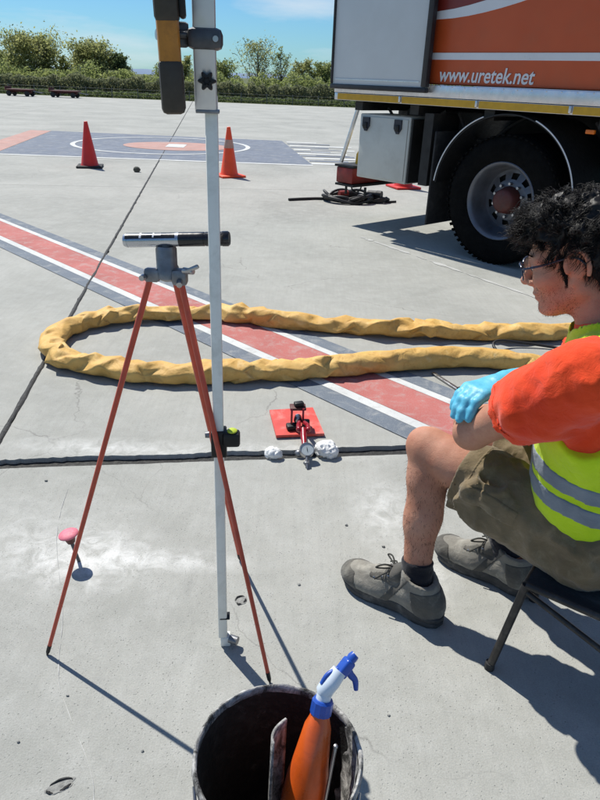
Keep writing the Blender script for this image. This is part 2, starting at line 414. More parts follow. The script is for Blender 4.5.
def slab(i, j):
    a0, a1, b0, b1 = i * SW, (i + 1) * SW, j * SL, (j + 1) * SL
    near = j in (-1, 0) and i in (-1, 0)
    g = .004
    ga0 = .011 if i == 0 else g; ga1 = .011 if i == -1 else g
    gb0 = .052 if (j == 0 and near) else g; gb1 = .020 if (j == -1 and near) else g
    pts = []
    def edge(p, q, amp, seed, chip):
        L = math.hypot(q[0] - p[0], q[1] - p[1]); n = max(1, int(L / (.018 if amp > .003 else .07))) if near else 1
        nx, ny = -(q[1] - p[1]) / L, (q[0] - p[0]) / L     # inward normal for ccw order
        for k in range(n):
            t = k / n; x = p[0] + (q[0] - p[0]) * t; y = p[1] + (q[1] - p[1]) * t
            d = 0
            if near and k:
                s_ = mnoise.noise((x * 9, y * 9, seed)) ; s2 = mnoise.noise((x * 38, y * 38, seed + 4)); s3 = mnoise.noise((x * 2.2, y * 2.2, seed + 9))
                d = amp * (.6 * s_ + .5 * s2 + .9 * s3) + chip * max(0, s_ - .32) * 1.6
            pts.append((x + nx * d, y + ny * d))
    A, B, Cc, Dd = (a0 + ga0, b0 + gb0), (a1 - ga1, b0 + gb0), (a1 - ga1, b1 - gb1), (a0 + ga0, b1 - gb1)
    top = j == 0 and near; bot = j == -1 and near
    edge(A, B, .016 if top else .001, 1, .07 if top else .01); edge(B, Cc, .002, 2, .02)
    edge(Cc, Dd, .004 if bot else .001, 3, .02 if bot else .01); edge(Dd, A, .002, 4, .02)
    n = len(pts)
    rim = .004 if near else 0
    top_v = [gw(x, y, 0) for x, y in pts]; side_v = [gw(x, y, -.044) for x, y in pts]
    mk('concrete_slab', top_v + side_v, [tuple(range(n))] + [(n + k, n + (k + 1) % n, (k + 1) % n, k) for k in range(n)], M_CONC, apron)
for j in range(-1, 4):
    for i in range(-4, 4): slab(i, j)
# tar in the joints
def ribbon(name, fn, a, b, step, w0, z, seed, m, crown=0.0):
    n = int((b - a) / step); vs_ = []; fs = []
    for k in range(n + 1):
        t = a + (b - a) * k / n; w_ = w0 * (1 + .5 * mnoise.noise((t * 6, seed, 0)) + .35 * mnoise.noise((t * 23, seed, 3)))
        off = w0 * .5 * mnoise.noise((t * 3, seed, 8)); zz = z + .0025 * mnoise.noise((t * 31, seed, 1))
        vs_ += [fn(t, off - w_, z - crown), fn(t, off - w_ * .4, zz), fn(t, off + w_ * .4, zz), fn(t, off + w_, z - crown)]
    for k in range(n):
        for q in range(3): fs.append((4 * k + q, 4 * k + q + 1, 4 * k + 5 + q, 4 * k + 4 + q))
    return mk(name, vs_, fs, m, apron, smooth=180)
ribbon('joint_sealant', lambda t, o, z: gw(o, t, z), -8, 28.7, .03, .012, .0075, 11, M_TAR, .006)
ribbon('joint_sealant', lambda t, o, z: gw(o, t, z), 28.7, 41.9, .3, .014, .0075, 12, M_TAR, .006)
ribbon('joint_sealant', lambda t, o, z: gw(t, o + .008, z), -5.5, 5.5, .02, .085, -.020, 13, M_TAR, .004)

# painted bands on the apron
M_PRED = paint('red_paint', C(178, 104, 98), .6, 12); M_PWHITE = paint('white_paint', (.60, .61, .60, 1), .8); M_PGREY = paint('slate_paint', C(106, 115, 126), .65, 9)
M_PBLUE = paint('blue_paint', C(106, 114, 128), .5, 5); M_PHRED = paint('faded_red_paint', C(178, 138, 128), .5, 4)
ta = R(-44.8); T = Vector((math.cos(ta), math.sin(ta), 0)); N = Vector((-math.sin(ta), math.cos(ta), 0))
def strip(name, o0, o1, m, z=.004, s0=-22, s1=5.0):
    mb = MB(); k = 40
    for q in range(k):
        a = s0 + (s1 - s0) * q / k; b = s0 + (s1 - s0) * (q + 1) / k
        mb.quad(T * a + N * o0 + Vector((0, 0, z)), T * b + N * o0 + Vector((0, 0, z)), T * b + N * o1 + Vector((0, 0, z)), T * a + N * o1 + Vector((0, 0, z)))
    return mb.build(name, m, apron, None)
strip('painted_stripe', 2.598, 2.700, M_PGREY); strip('painted_stripe', 2.545, 2.596, M_PWHITE); strip('painted_stripe', 2.282, 2.543, M_PRED)
strip('painted_stripe', 2.218, 2.280, M_PWHITE); strip('painted_stripe', 2.105, 2.216, M_PGREY)
# helicopter landing mark in the distance
def poly(name, pts, m, z): return mk(name, [(x, y, z) for x, y in pts], [tuple(range(len(pts)))], m, apron)
poly('landing_mark_field', [(-5.72, 12.50), (.05, 12.66), (-.72, 17.57), (-6.6, 17.8)], M_PBLUE, .004)
poly('landing_mark_border', [(-6.30, 12.38), (-5.74, 12.50), (-6.62, 17.8), (-7.15, 17.8)], M_PHRED, .004)
poly('landing_mark_line', [(-9.5, 12.22), (.07, 12.50), (.06, 12.64), (-9.5, 12.36)], M_PWHITE, .0045)
def ring(name, cx, cy, r0, r1, m, z, sx=1, sy=1, n=64):
    mb = MB(); mb.lathe([(r0, 0), (r1, 0)], n=n) if r0 else mb.add([(math.cos(2 * math.pi * k / n) * r1, math.sin(2 * math.pi * k / n) * r1, 0) for k in range(n)], [tuple(range(n))])
    mb.v = [Vector((cx + v.x * sx, cy + v.y * sy, z)) for v in mb.v]; return mb.build(name, m, apron, None)
ring('landing_mark_ring', -3.25, 15.25, 1.83, 1.93, M_PWHITE, .0085); ring('landing_mark_disc', -2.9, 15.1, 0, 1.15, M_PHRED, .0085, 1, .8)
poly('landing_mark_bar', [(-3.1, 14.8), (-2.7, 14.8), (-2.75, 15.5), (-3.15, 15.5)], M_PWHITE, .0125)
for k in range(11):
    y = 12.75 + k * .44; x0 = .0 - (y - 12.7) * .155 + random.uniform(.02, .1); L = random.uniform(.7, 1.5)
    poly('landing_mark_dash', [(x0, y), (x0 + L, y + .05), (x0 + L, y + .26), (x0, y + .21)], M_PBLUE if k % 2 else M_PWHITE, .0045)
for k in range(7):
    y = 13.0 + k * .62; x0 = random.uniform(.1, .5) - (y - 12.7) * .15
    poly('landing_mark_dash', [(x0 + .2, y), (x0 + .9, y + .03), (x0 + .9, y + .12), (x0 + .2, y + .09)], M_PBLUE if k % 2 == 0 else M_PWHITE, .0085)
# faint pale line by the truck and a scratch across the near slab
def streak(name, pts, w0, m, z, seed):
    P_ = spline(pts, 80); vs_ = []; fs = []
    for k, p in enumerate(P_):
        d = (P_[min(k + 1, 80)] - P_[max(k - 1, 0)]).normalized(); nn = Vector((-d.y, d.x, 0)); ww = w0 * max(0.0, .25 + 1.3 * mnoise.noise((k * .35, seed, 0)))
        p = p + nn * min(w0, .012) * mnoise.noise((k * .2, seed, 5)); vs_ += [p - nn * ww + Vector((0, 0, z)), p + nn * ww + Vector((0, 0, z))]
    for k in range(80): fs.append((2 * k, 2 * k + 2, 2 * k + 3, 2 * k + 1))
    return mk(name, vs_, fs, m, apron)
M_CHALK = paint('chalky_concrete', (.44, .44, .425, 1), .9, 30)
streak('pale_streak', [(.55, 6.6, 0), (.724, 6.338, 0), (1.3, 5.42, 0), (1.794, 4.64, 0), (2.3, 3.9, 0)], .05, M_CHALK, .003, 3)
streak('scratch', [(-.86, 2.05, 0), (-.80, 1.75, 0), (-.66, 1.4, 0), (-.58, 1.15, 0), (-.42, .9, 0), (-.38, .7, 0)], .0022, M_CHALK, .002, 6)

# spalled pits in the near slab: rough broken rims
def spall(x, y, rx, ry, rot, seed):
    mb = MB(); n = 28; prof = [(.92, .0003), (.88, .0012), (.82, .0012), (.72, .0006), (.4, .0008), (.12, .001)]
    vs_ = []
    for (r, h) in prof:
        for k in range(n):
            a = 2 * math.pi * k / n; q = 1 + .28 * mnoise.noise((math.cos(a) * 1.6, math.sin(a) * 1.6, seed)) + .1 * mnoise.noise((math.cos(a) * 6, math.sin(a) * 6, seed + r))
            px, py = math.cos(a) * rx * r * q, math.sin(a) * ry * r * q; hh = h * (1 + .9 * mnoise.noise((px * 90, py * 90, seed)))
            vs_.append((x + px * math.cos(rot) - py * math.sin(rot), y + px * math.sin(rot) + py * math.cos(rot), max(.0004, hh)))
    fs = []
    for i in range(len(prof) - 1):
        for k in range(n): fs.append((i * n + k, i * n + (k + 1) % n, (i + 1) * n + (k + 1) % n, (i + 1) * n + k))
    fs.append(tuple((len(prof) - 1) * n + k for k in range(n)))
    ob = mk('spalled_patch', vs_, fs, M_PITRIM, apron, smooth=30)
    # dark open cracks round the pit
    for a0, a1, rr in ((.2, 2.4, .82), (3.0, 4.1, .80), (4.6, 5.9, .66)):
        pts = []
        for k in range(12):
            a = a0 + (a1 - a0) * k / 11; q = rr + .10 * mnoise.noise((a * 3, seed, 2)); px, py = math.cos(a) * rx * q, math.sin(a) * ry * q
            pts.append((x + px * math.cos(rot) - py * math.sin(rot), y + px * math.sin(rot) + py * math.cos(rot), .0012))
        mb.tube(pts, [.0008 + .0026 * math.sin(math.pi * k / 11) for k in range(12)], 5)
    mb.build('crack', M_TAR, apron, 60)
M_PITRIM = mat('broken_concrete', (.25, .25, .235, 1), .95, .35, 60, bump=.004, bscale=120)
spall(-.489, .891, .034, .016, .5, 2.0); spall(-.152, 1.474, .022, .019, .9, 5.0)

# ------------------------------------------------------------------ far vegetation, hills, rail
def foliage_mat(name, c0, c1, tr=.35):
    b = NB(name); v = b.n('ShaderNodeNewGeometry').outputs['Position']
    c = b.mix(b.rng(b.noise(v, 1.1, 3), .35, .65), c0, c1)
    c = b.mix(b.rng(b.noise(v, 6, 3), .4, .65, 0, .6), c, tuple(x * .75 for x in c0[:3]) + (1,))
    b.l(c, b.p.inputs['Base Color']); b.p.inputs['Roughness'].default_value = .7
    tl = b.n('ShaderNodeBsdfTranslucent'); b.l(c, tl.inputs['Color']); ms = b.n('ShaderNodeMixShader'); ms.inputs[0].default_value = tr
    b.l(b.p.outputs[0], ms.inputs[1]); b.l(tl.outputs[0], ms.inputs[2]); b.l(ms.outputs[0], b.o.inputs['Surface'])
    return b.m
M_LY = foliage_mat('spring_leaves', (.30, .33, .12, 1), (.42, .42, .18, 1), .65); M_LM = foliage_mat('green_leaves', (.22, .27, .09, 1), (.33, .36, .14, 1), .65)
M_LD = foliage_mat('dark_leaves', (.11, .15, .06, 1), (.17, .21, .08, 1), .55); M_LG = foliage_mat('hedge_leaves', (.17, .19, .10, 1), (.26, .27, .15, 1), .55)
M_BARK = mat('bark', (.10, .085, .065, 1), .95, .3, 12, bump=.02, bscale=12)
def leaf_quads(P_, size, vs_, fs, squash=1):
    k = len(P_); s_ = size * (0.6 + .8 * rng.random(k))
    u = rng.normal(size=(k, 3)); u /= np.linalg.norm(u, axis=1)[:, None]; t = rng.normal(size=(k, 3)); v = np.cross(u, t); v /= np.linalg.norm(v, axis=1)[:, None]
    base = sum(len(x) for x in vs_)
    q = np.stack([P_ - u * s_[:, None], P_ - v * s_[:, None] * .55, P_ + u * s_[:, None], P_ + v * s_[:, None] * .55], 1).reshape(-1, 3)
    vs_.append(q); fs.append(base + np.arange(4 * k).reshape(k, 4))
def raw_mesh(name, V, F, m, parent=None, kind=None):
    me = bpy.data.meshes.new(name); me.vertices.add(len(V)); me.vertices.foreach_set('co', V.astype(np.float32).ravel()); me.loops.add(F.size)
    me.loops.foreach_set('vertex_index', F.ravel().astype(np.int32)); me.polygons.add(len(F)); me.polygons.foreach_set('loop_start', (np.arange(len(F)) * F.shape[1]).astype(np.int32))
    me.update(calc_edges=True); me.validate(); me.materials.append(m); o = bpy.data.objects.new(name, me); link(o, parent)
    if kind: o['kind'] = kind
    return o
def tree(name, x, y, h, wd, m, label, density=1.0, bare=0.0, low=.12, leaf=.075, upright=.5):
    root = thing(name, label, 'tree', (x, y, -.06), 0, 'trees beyond the apron')
    tr = MB(); tips = []
    trunk = spline([(0, 0, -.1), (random.uniform(-.1, .1) * wd, 0, h * .25), (random.uniform(-.1, .1) * wd, random.uniform(-.1, .1), h * .55), (random.uniform(-.12, .12) * wd, 0, h * .92)], 14)
    tr.tube(trunk, [h * .032 * (1 - .93 * k / 14) for k in range(15)], 7)
    nb = int(26 * density) + 8
    for k in range(nb):
        t = low + (.95 - low) * (k + random.random()) / nb; p = trunk[min(14, int(t * 14))]
        a = random.uniform(0, 2 * math.pi); r = wd * .5 * math.sin(math.pi * min(1, .18 + .75 * t)) ** .7 * random.uniform(.6, 1.12)
        e = p + Vector((math.cos(a) * r, math.sin(a) * r, r * upright + random.uniform(.0, .2) * h * .5))
        e.z = min(e.z, h * random.uniform(.9, 1.03)); mid = (p + e) / 2 + Vector((random.uniform(-.1, .1) * r, random.uniform(-.1, .1) * r, random.uniform(-.12, .05) * r))
        br = spline([p, mid, e], 6); tr.tube(br, [h * .011 * (1 - t * .6) * (1 - .85 * q / 6) for q in range(7)], 5)
        for q in (3, 4, 5, 6):
            tips.append((br[q], r * .30))
            if random.random() < .8:
                tw = br[q] + Vector((random.uniform(-1, 1), random.uniform(-1, 1), random.uniform(.1, 1.1))) * r * .34
                tr.tube([br[q], (br[q] + tw) / 2 + Vector((0, 0, .03)), tw], [h * .005, h * .004, h * .0015], 4); tips.append((tw, r * .20))
    tr.build('trunk', M_BARK, root, 60)
    vs_, fs = [], []
    for (p, s_) in tips:
        if random.random() < bare: continue
        k = int(11 * density * random.uniform(.3, 1.5)); q = np.array(p)[None] + rng.normal(size=(k, 3)) * np.array([s_, s_, s_ * .8]) * .75
        q = q[q[:, 2] > .05]; leaf_quads(q, leaf * 1.1, vs_, fs)
    raw_mesh('crown', np.concatenate(vs_), np.concatenate(fs), m, root)
    return root
tree('spreading_tree', -23.2, 60, 3.75, 4.6, M_LY, 'broad pale green tree at the far left edge, tallest of the left clump', 2.2, .0, .08, .085, .8)
tree('spreading_tree', -25.6, 61, 2.6, 2.6, M_LM, 'lower mid green tree cut by the left edge of the picture', 1.6, .0, .05, .08)
tree('slender_tree', -20.1, 62, 3.3, 1.0, M_LY, 'thin feathery young tree between the two broad pale trees', .9, .15, .2, .06, .9)
tree('slender_tree', -20.9, 61, 2.5, 1.5, M_LM, 'short bushy tree just right of the broad pale tree', 1.1, .05, .1, .07, .8)
tree('round_tree', -17.9, 60, 3.35, 3.6, M_LY, 'rounded yellowish green tree in the middle of the left clump', 2.4, .0, .06, .085, .7)
tree('dark_tree', -15.9, 60, 2.75, 1.7, M_LD, 'small dark green round tree right of the yellowish one', 2.2, .0, .06, .07, .6)
tree('small_tree', -12.2, 60, 2.6, 1.6, M_LM, 'small green tree left of the white staff', 1.5, .05, .1, .07, .8)
tree('small_tree', -10.6, 61, 3.0, 1.4, M_LY, 'loose yellow green tree hidden partly by the white staff', 1.2, .1, .15, .07, .9)
tree('small_tree', -7.4, 60, 2.6, 1.9, M_LM, 'leafy small tree just right of the white staff', 1.3, .08, .1, .07, .8)
tree('bare_tree', -4.5, 60, 4.1, 3.3, M_LY, 'tall open tree with bare upper twigs between staff and truck', 1.3, .38, .08, .06, 1.15)
tree('bare_tree', -2.7, 61, 3.6, 2.2, M_LM, 'thin twiggy tree right beside the tall open one', 1.0, .40, .1, .06, 1.1)
tree('bushy_tree', -.9, 60, 2.9, 2.0, M_LY, 'ragged low tree left of the truck body', 1.3, .15, .08, .065, .9)
tree('bushy_tree', .7, 60, 2.7, 2.2, M_LM, 'ragged green tree touching the edge of the truck body', 1.6, .12, .06, .07, .8)
tree('bushy_tree', 3.0, 61, 3.0, 2.5, M_LM, 'green tree mostly hidden behind the truck body', 1.4, .1, .06, .075, .7)
# hedge: one mass of leaves
vs_, fs = [], []
xs = rng.uniform(-32, 10, 52000); n_ = np.array([mnoise.noise((x * .8, 0, 3)) + .6 * mnoise.noise((x * 2.6, 4, 3)) for x in xs])
top = 1.08 + .55 * n_; zz = -.06 + top * rng.random(len(xs)) ** .8; yy = 47.6 + rng.uniform(-.7, .9, len(xs)) * np.sqrt(np.clip(1.1 - zz / (top + .2), .05, 1)) + .35 * n_
leaf_quads(np.stack([xs, yy, zz], 1), .075, vs_, fs); raw_mesh('hedge', np.concatenate(vs_), np.concatenate(fs), M_LG, None, 'stuff')
xs = rng.uniform(-34, 12, 30000); n_ = np.array([mnoise.noise((x * .45, 20, 3)) + .7 * mnoise.noise((x * 1.5, 24, 3)) for x in xs]); top = np.clip(1.55 + .95 * n_, .4, 3)
vs_, fs = [], []; leaf_quads(np.stack([xs, 54 + rng.normal(size=len(xs)) * .7, -.06 + top * rng.random(len(xs)) ** .7], 1), .085, vs_, fs); ob = raw_mesh('thicket', np.concatenate(vs_), np.concatenate(fs), M_LM, None, 'stuff'); ob['label'] = 'uneven green thicket between the hedge and the far trees'; ob['category'] = 'thicket'
hd = bpy.data.objects['hedge']; hd['label'] = 'low grey green hedge running along the far side of the apron'; hd['category'] = 'hedge'
vs_, fs = [], []
xs = rng.uniform(-32, 10, 16000); n_ = np.array([mnoise.noise((x * 1.7, 9, 3)) for x in xs])
zz = -.06 + (.34 + .16 * n_) * rng.random(len(xs)); leaf_quads(np.stack([xs, 46.0 + rng.uniform(-.5, .5, len(xs)), zz], 1), .07, vs_, fs)
ob = raw_mesh('undergrowth', np.concatenate(vs_), np.concatenate(fs), M_LD, None, 'stuff'); ob['label'] = 'dark undergrowth at the foot of the far hedge'; ob['category'] = 'undergrowth'
# distant hills, aerial haze put into their blue colour
M_HILL = mat('hazy_distant_hill', C(112, 132, 158), 1, .08, .01)
hv = []; hn = 160
for k in range(hn + 1):
    x = -900 + 1800 * k / hn; hh = 9 + 7 * mnoise.noise((x * .006, 1, 1)) + 3 * mnoise.noise((x * .03, 1, 1)); hv += [(x, 1500, -5), (x, 1500 + 30, max(2, hh)), (x, 1620, -5)]
mk('hills', hv, [(3 * k + q, 3 * k + 3 + q, 3 * k + 4 + q, 3 * k + 1 + q) for k in range(hn) for q in (0, 1)], M_HILL, smooth=180, kind='structure')
# low post and rail fence along the apron edge
M_GALV = mat('weathered_galvanised_steel', (.14, .14, .13, 1), .7, .2, 20, .2)
fence = thing('guard_rail_fence', 'low grey wire fence along the far edge of the apron', 'fence', (0, 44.3, -.06))
for k in range(24):
    x = -30 + k * 1.6; mb = MB(); mb.box((x, 0, .30), (.04, .04, .62), bev=.006); mb.build('post', M_GALV, fence)
for z in (.2, .38, .55): mb = MB(); mb.tube([(-30, 0, z), (-10, .0, z - .01), (7, 0, z)], .008, 5); mb.build('wire', M_GALV, fence)
# baggage trolleys parked far left
M_RUST = mat('dark_red_trolley_paint', C(88, 40, 38), .7, .3, 6, dirt=(.05, .04, .035, 1)); M_RUB = mat('black_rubber', (.018, .018, .019, 1), .8, .3, 20, dirt=(.09, .085, .08, 1), dirt_amt=.35, dscale=9)
M_STEEL = mat('dull_steel', (.42, .42, .43, 1), .38, .15, 30, 1.0); M_BLK = mat('black_plastic', (.011, .011, .012, 1), .5, .2, 20, spec=.35)
def trolley(x, y, rz, L, label):
    t = thing('baggage_trolley', label, 'trolley', (x, y, 0), rz, 'flat trolleys parked by the hedge')
    mb = MB(); mb.box((0, 0, .33), (L, .8, .07), bev=.01); mb.build('deck', M_RUST, t)
    mb = MB(); mb.box((0, 0, .25), (L * .9, .12, .09)); mb.box((L * .36, 0, .2), (.08, .62, .07)); mb.box((-L * .36, 0, .2), (.08, .62, .07)); mb.build('chassis', M_RUST, t)
    for sx in (-1, 1):
        for sy in (-1, 1):
            mb = MB(); mb.lathe([(.05, -.05), (.12, -.05), (.14, -.035), (.14, .035), (.12, .05), (.05, .05)], (sx * L * .36, sy * .34, .14), (0, 1, 0), 18, cap=True); mb.build('wheel', M_RUB, t)
    mb = MB(); mb.tube([(L / 2, 0, .28), (L / 2 + .35, 0, .22), (L / 2 + .55, 0, .2)], .02, 6); mb.build('tow_bar', M_STEEL, t)
    mb = MB(); mb.box((-L / 2 + .03, 0, .43), (.03, .78, .12), bev=.008); mb.build('end_board', M_RUST, t)
    return t
trolley(-16.5, 40.4, R(-3), 1.45, 'dark red flat trolley at the left edge of the picture'); trolley(-14.15, 40.9, R(-2), 1.6, 'dark red flat trolley nearer the round yellowish tree')

# ================================================================== TRUCK
# local frame: +X towards the rear along the side, +Y outwards towards the viewer, Z up; side face of the load body at y=0
truck = thing('lorry', 'orange and white box lorry with open rear door folded along its side', 'lorry', (1.707, 5.626, 0), R(133))
M_ORANGE = mat('orange_livery', C(180, 74, 30), .45, .06, 3, coat=.1, dirt=(.25, .09, .04, 1), dirt_amt=.18); M_LW = mat('white_livery', (.66, .67, .69, 1), .35, .05, 4, coat=.2)
M_MAROON = mat('dark_red_livery', C(120, 36, 26), .4, .08, 4, coat=.2)
M_DOORW = mat('white_door_lining', (.52, .57, .60, 1), .42, .05, 2, dirt=(.42, .45, .46, 1), dirt_amt=.25, dscale=1.5)
M_SEAL = mat('black_door_seal', (.012, .012, .016, 1), .5, .2, 10)
M_ALU = mat('brushed_aluminium', (.62, .63, .65, 1), .35, .08, 14, .85, dirt=(.3, .3, .3, 1), dirt_amt=.2)
M_YREF = mat('yellow_reflective_tape', C(196, 152, 28), .4, .1, 20); M_CHASSIS = mat('black_chassis', (.010, .010, .010, 1), .7, .4, 6, dirt=(.035, .032, .028, 1), dirt_amt=.4)
M_BOXG = mat('light_grey_steel_box', C(190, 192, 186), .45, .06, 4, dirt=(.36, .36, .33, 1), dirt_amt=.4, dscale=6)
M_RED = mat('brick_red_paint', C(132, 40, 32), .5, .2, 9, dirt=(.06, .04, .035, 1), dirt_amt=.4); M_REDB = mat('reddish_brown_hub', C(84, 38, 32), .6, .2, 20, dirt=(.05, .045, .04, 1))
M_RIM = mat('grey_steel_rim', (.13, .14, .165, 1), .42, .15, 10, .5, dirt=(.12, .11, .10, 1), dirt_amt=.5, dscale=7)
M_TYRE = mat('tyre_rubber', (.005, .005, .005, 1), .97, .3, 14, spec=.08, dirt=(.012, .012, .011, 1), dirt_amt=.4, dscale=8, bump=.003, bscale=60)
FR = -4.6       # front end of the load body
# load body
mb = MB(); mb.box(((2.14 + FR) / 2, -1.262, 2.645), (2.14 - FR, 2.476, 2.48), bev=.02); body = mb.build('load_body', M_ORANGE, truck)
mb = MB(); mb.box(((2.17 + FR) / 2, -1.25, 1.352), (2.17 - FR, 2.53, .098), bev=.006); sill = mb.build('sill', M_ALU, truck)
mb = MB(); mb.box(((2.17 + FR) / 2, -1.25, 1.268), (2.17 - FR, 2.51, .064), bev=.004); mb.build('side_rail', M_ALU, truck)
for k in range(8):      # yellow reflective tape, one length between each pair of brackets
    a = 2.13 - k * .83; mb = MB(); mb.box((a - .41, .0085, 1.268), (.80, .006, .056)); mb.build('reflective_tape', M_YREF, truck)
    mb = MB(); mb.box((a - .82, .014, 1.272), (.022, .02, .05), bev=.004); mb.build('bracket', M_ALU, truck)
# white bands of the livery: flat film on the side
mb = MB(); mb.box(((1.2 + FR) / 2, -.0215, 1.624), (1.2 - FR, .006, .052)); mb.v = [Vector((v.x, v.y, v.z)) for v in mb.v]
for v in mb.v: v.y += .0
mb.v = [v + Vector((0, .0, 0)) for v in mb.v]; mb.build('livery_band', M_LW, truck)
# swoosh band, rising towards the front
top_, bot_ = [], []
for k in range(25):
    s_ = 1.15 - k * .15; zc = 1.925 + .030 * max(0, (1.15 - s_)) + .16 * max(0, (.95 - s_)) ** 1.7; th = .026 + .004 * k
    top_.append((s_, zc + th)); bot_.append((s_, zc - th))
mb = MB(); mb.prism(bot_ + top_[::-1], (0, -.0235, 0), (1, 0, 0), (0, 0, 1), (0, 1, 0), .005); mb.build('livery_swoosh', M_LW, truck)
mb = MB(); up = [(s_, z + .0) for s_, z in top_]; mb.prism(up + [(up[-1][0], 3.86), (up[0][0], 3.86)], (0, -.0235, 0), (1, 0, 0), (0, 0, 1), (0, 1, 0), .0035); mb.build('livery_field', M_MAROON, truck)
# lettering
cu = bpy.data.curves.new('lettering', 'FONT'); cu.body = 'www.uretek.net'; cu.size = .158; cu.offset = .0022; cu.extrude = .0015; cu.shear = .14; cu.space_character = 1.0
tmp = bpy.data.objects.new('lettering_tmp', cu); col.objects.link(tmp); bpy.context.view_layer.update()
me = bpy.data.meshes.new_from_object(tmp.evaluated_get(bpy.context.evaluated_depsgraph_get())); bpy.data.objects.remove(tmp)
wtxt = max(v.co.x for v in me.vertices); sc_ = .915 / wtxt
for v in me.vertices: v.co = Vector((.925 - v.co.x * sc_, -.020 + v.co.z, 1.432 + v.co.y * 1.0))
me.flip_normals() if hasattr(me, 'flip_normals') else None
me.materials.clear(); me.materials.append(M_LW); o = bpy.data.objects.new('lettering', me); link(o, truck); o['label'] = 'white lettering www.uretek.net on the orange side'
# rear door swung round flat against the side
dx0, dx1, dz0, dz1 = .985, 2.17, 1.335, 3.75
mb = MB(); mb.box(((dx0 + dx1) / 2, .045, (dz0 + dz1) / 2), (dx1 - dx0 - .02, .036, dz1 - dz0 - .02), bev=.006); door = mb.build('rear_door', M_DOORW, truck); door['label'] = 'white lined rear door folded flat against the side'
mb = MB(); fw = .042
mb.box(((dx0 + dx1) / 2, .052, dz0 + fw / 2), (dx1 - dx0, .056, fw), bev=.008); mb.box((dx0 + fw / 2 + .004, .052, (dz0 + dz1) / 2 + .02), (fw + .014, .058, dz1 - dz0 - .05), bev=.008)
mb.box((dx1 - .014, .052, (dz0 + dz1) / 2 + .02), (.024, .058, dz1 - dz0 - .05), bev=.008); mb.box(((dx0 + dx1) / 2, .052, dz1 - fw / 2), (dx1 - dx0, .056, fw), bev=.008); mb.build('door_seal', M_SEAL, door)
mb = MB(); mb.box(((dx0 + dx1) / 2 + .01, .066, dz0 + .085), (dx1 - dx0 - .14, .005, .012)); mb.build('kick_strip', M_ALU, door)
for z in (1.6, 2.5, 3.4): mb = MB(); mb.cyl((2.165, .01, z - .06), (2.165, .01, z + .06), .014); mb.build('hinge', M_ALU, door)
mb = MB()
for k in range(52): mb.sphere((2.12 - k * .125, .0155, 1.388), .0062, 8, (1, .45, 1))
mb.build('rivets', M_ALU, truck, 60, 'stuff')
for s_ in (-.62, -1.9, -3.2): mb = MB(); mb.box((s_, -.0225, 2.6), (.006, .005, 2.3)); mb.build('panel_seam', M_MAROON, truck)
for (s0, dz) in ((1.75, 0), (.9, .05), (-.4, .02)):
    mb = MB(); mb.tube(spline([(s0, -.35, 1.18), (s0 - .15, -.33, 1.06 - dz), (s0 - .35, -.36, 1.02 - dz), (s0 - .55, -.34, 1.10), (s0 - .7, -.36, 1.19)], 20), .014, 8); mb.build('air_line', M_RUB, truck)
# chassis, cross members, rear bumper
mb = MB(); mb.box(((2.0 + FR) / 2, -.85, 1.08), (2.0 - FR, .09, .26)); mb.box(((2.0 + FR) / 2, -1.65, 1.08), (2.0 - FR, .09, .26))
for s_ in (1.9, 1.2, .4, -.6, -1.6, -2.8): mb.box((s_, -1.25, 1.19), (.1, 2.35, .08))
mb.box((.14, -1.25, .53), (.16, 1.6, .16)); mb.cyl((.14, -.2, .53), (.14, -2.3, .53), .07); mb.sphere((.14, -1.25, .53), .24, 14); mb.box((1.15, -.62, .98), (.9, .35, .42), bev=.03)
mb.box((1.0, -.5, .86), (.10, .9, .62)); mb.box((.95, -1.35, .9), (.04, 1.5, .55)); mb.box((-1.0, -.6, .80), (.9, .55, .55), bev=.05); mb.build('chassis', M_CHASSIS, truck)
# wheels
def wheel(x, y, inner, side=1):
    mb = MB(); RO = .53; prof = [(.30, -.13), (.34, -.142), (.42, -.15), (.485, -.142), (.515, -.125), (RO, -.105)]
    for g in (-.062, 0, .062): prof += [(RO, g - .010), (RO - .014, g - .008), (RO - .014, g + .008), (RO, g + .010)]
    prof += [(RO, .105), (.515, .125), (.485, .142), (.42, .15), (.36, .143), (.318, .128), (.30, .11), (.30, -.13)]
    nm = 72
    mb.lathe(prof, (x, y, .53), (0, side, 0), nm); t_ = mb.build('tyre', M_TYRE, truck, 35)
    if inner: return
    lug = MB()
    for k in range(60):     # tread lugs at the shoulder
        a = 2 * math.pi * k / 60; p = Vector((x + math.cos(a) * .524, y + side * .118, .53 + math.sin(a) * .524)); Mr = Matrix.Rotation(-a, 3, 'Y'); lug.box(p, (.012, .05, .026), Mr)
    lug.build('tread', M_TYRE, t_, 35, 'stuff')
    mb = MB(); mb.lathe([(.300, .105), (.318, .118), (.324, .128), (.316, .136), (.300, .128), (.286, .10), (.280, .06), (.272, .0), (.262, -.045), (.25, -.06)], (x, y, .53), (0, side, 0), 60)
    sk = lambda i, k: i == 1 and (k % 6) in (1, 2, 3)
    mb.lathe([(.25, -.06), (.222, -.058), (.172, -.030), (.150, -.024), (.118, -.020), (.112, -.012)], (x, y, .53), (0, side, 0), 60, skip=sk); rm = mb.build('rim', M_RIM, truck, 40)
    mb = MB(); mb.lathe([(.25, -.10), (.02, -.10)], (x, y, .53), (0, side, 0), 30); mb.build('brake_drum', M_CHASSIS, truck)
    mb = MB(); mb.lathe([(.118, -.03), (.108, .03), (.098, .075), (.080, .092), (.04, .098), (.001, .098)], (x, y, .53), (0, side, 0), 30); hb = mb.build('hub', M_REDB, truck, 40)
    for k in range(10):
        a = 2 * math.pi * (k + .5) / 10; p = Vector((x + math.cos(a) * .137, y - side * .03, .53 + math.sin(a) * .137)); mb = MB(); mb.cyl(p, p + Vector((0, side * .045, 0)), .014, .012, 6); mb.build('wheel_nut', M_STEEL, rm)
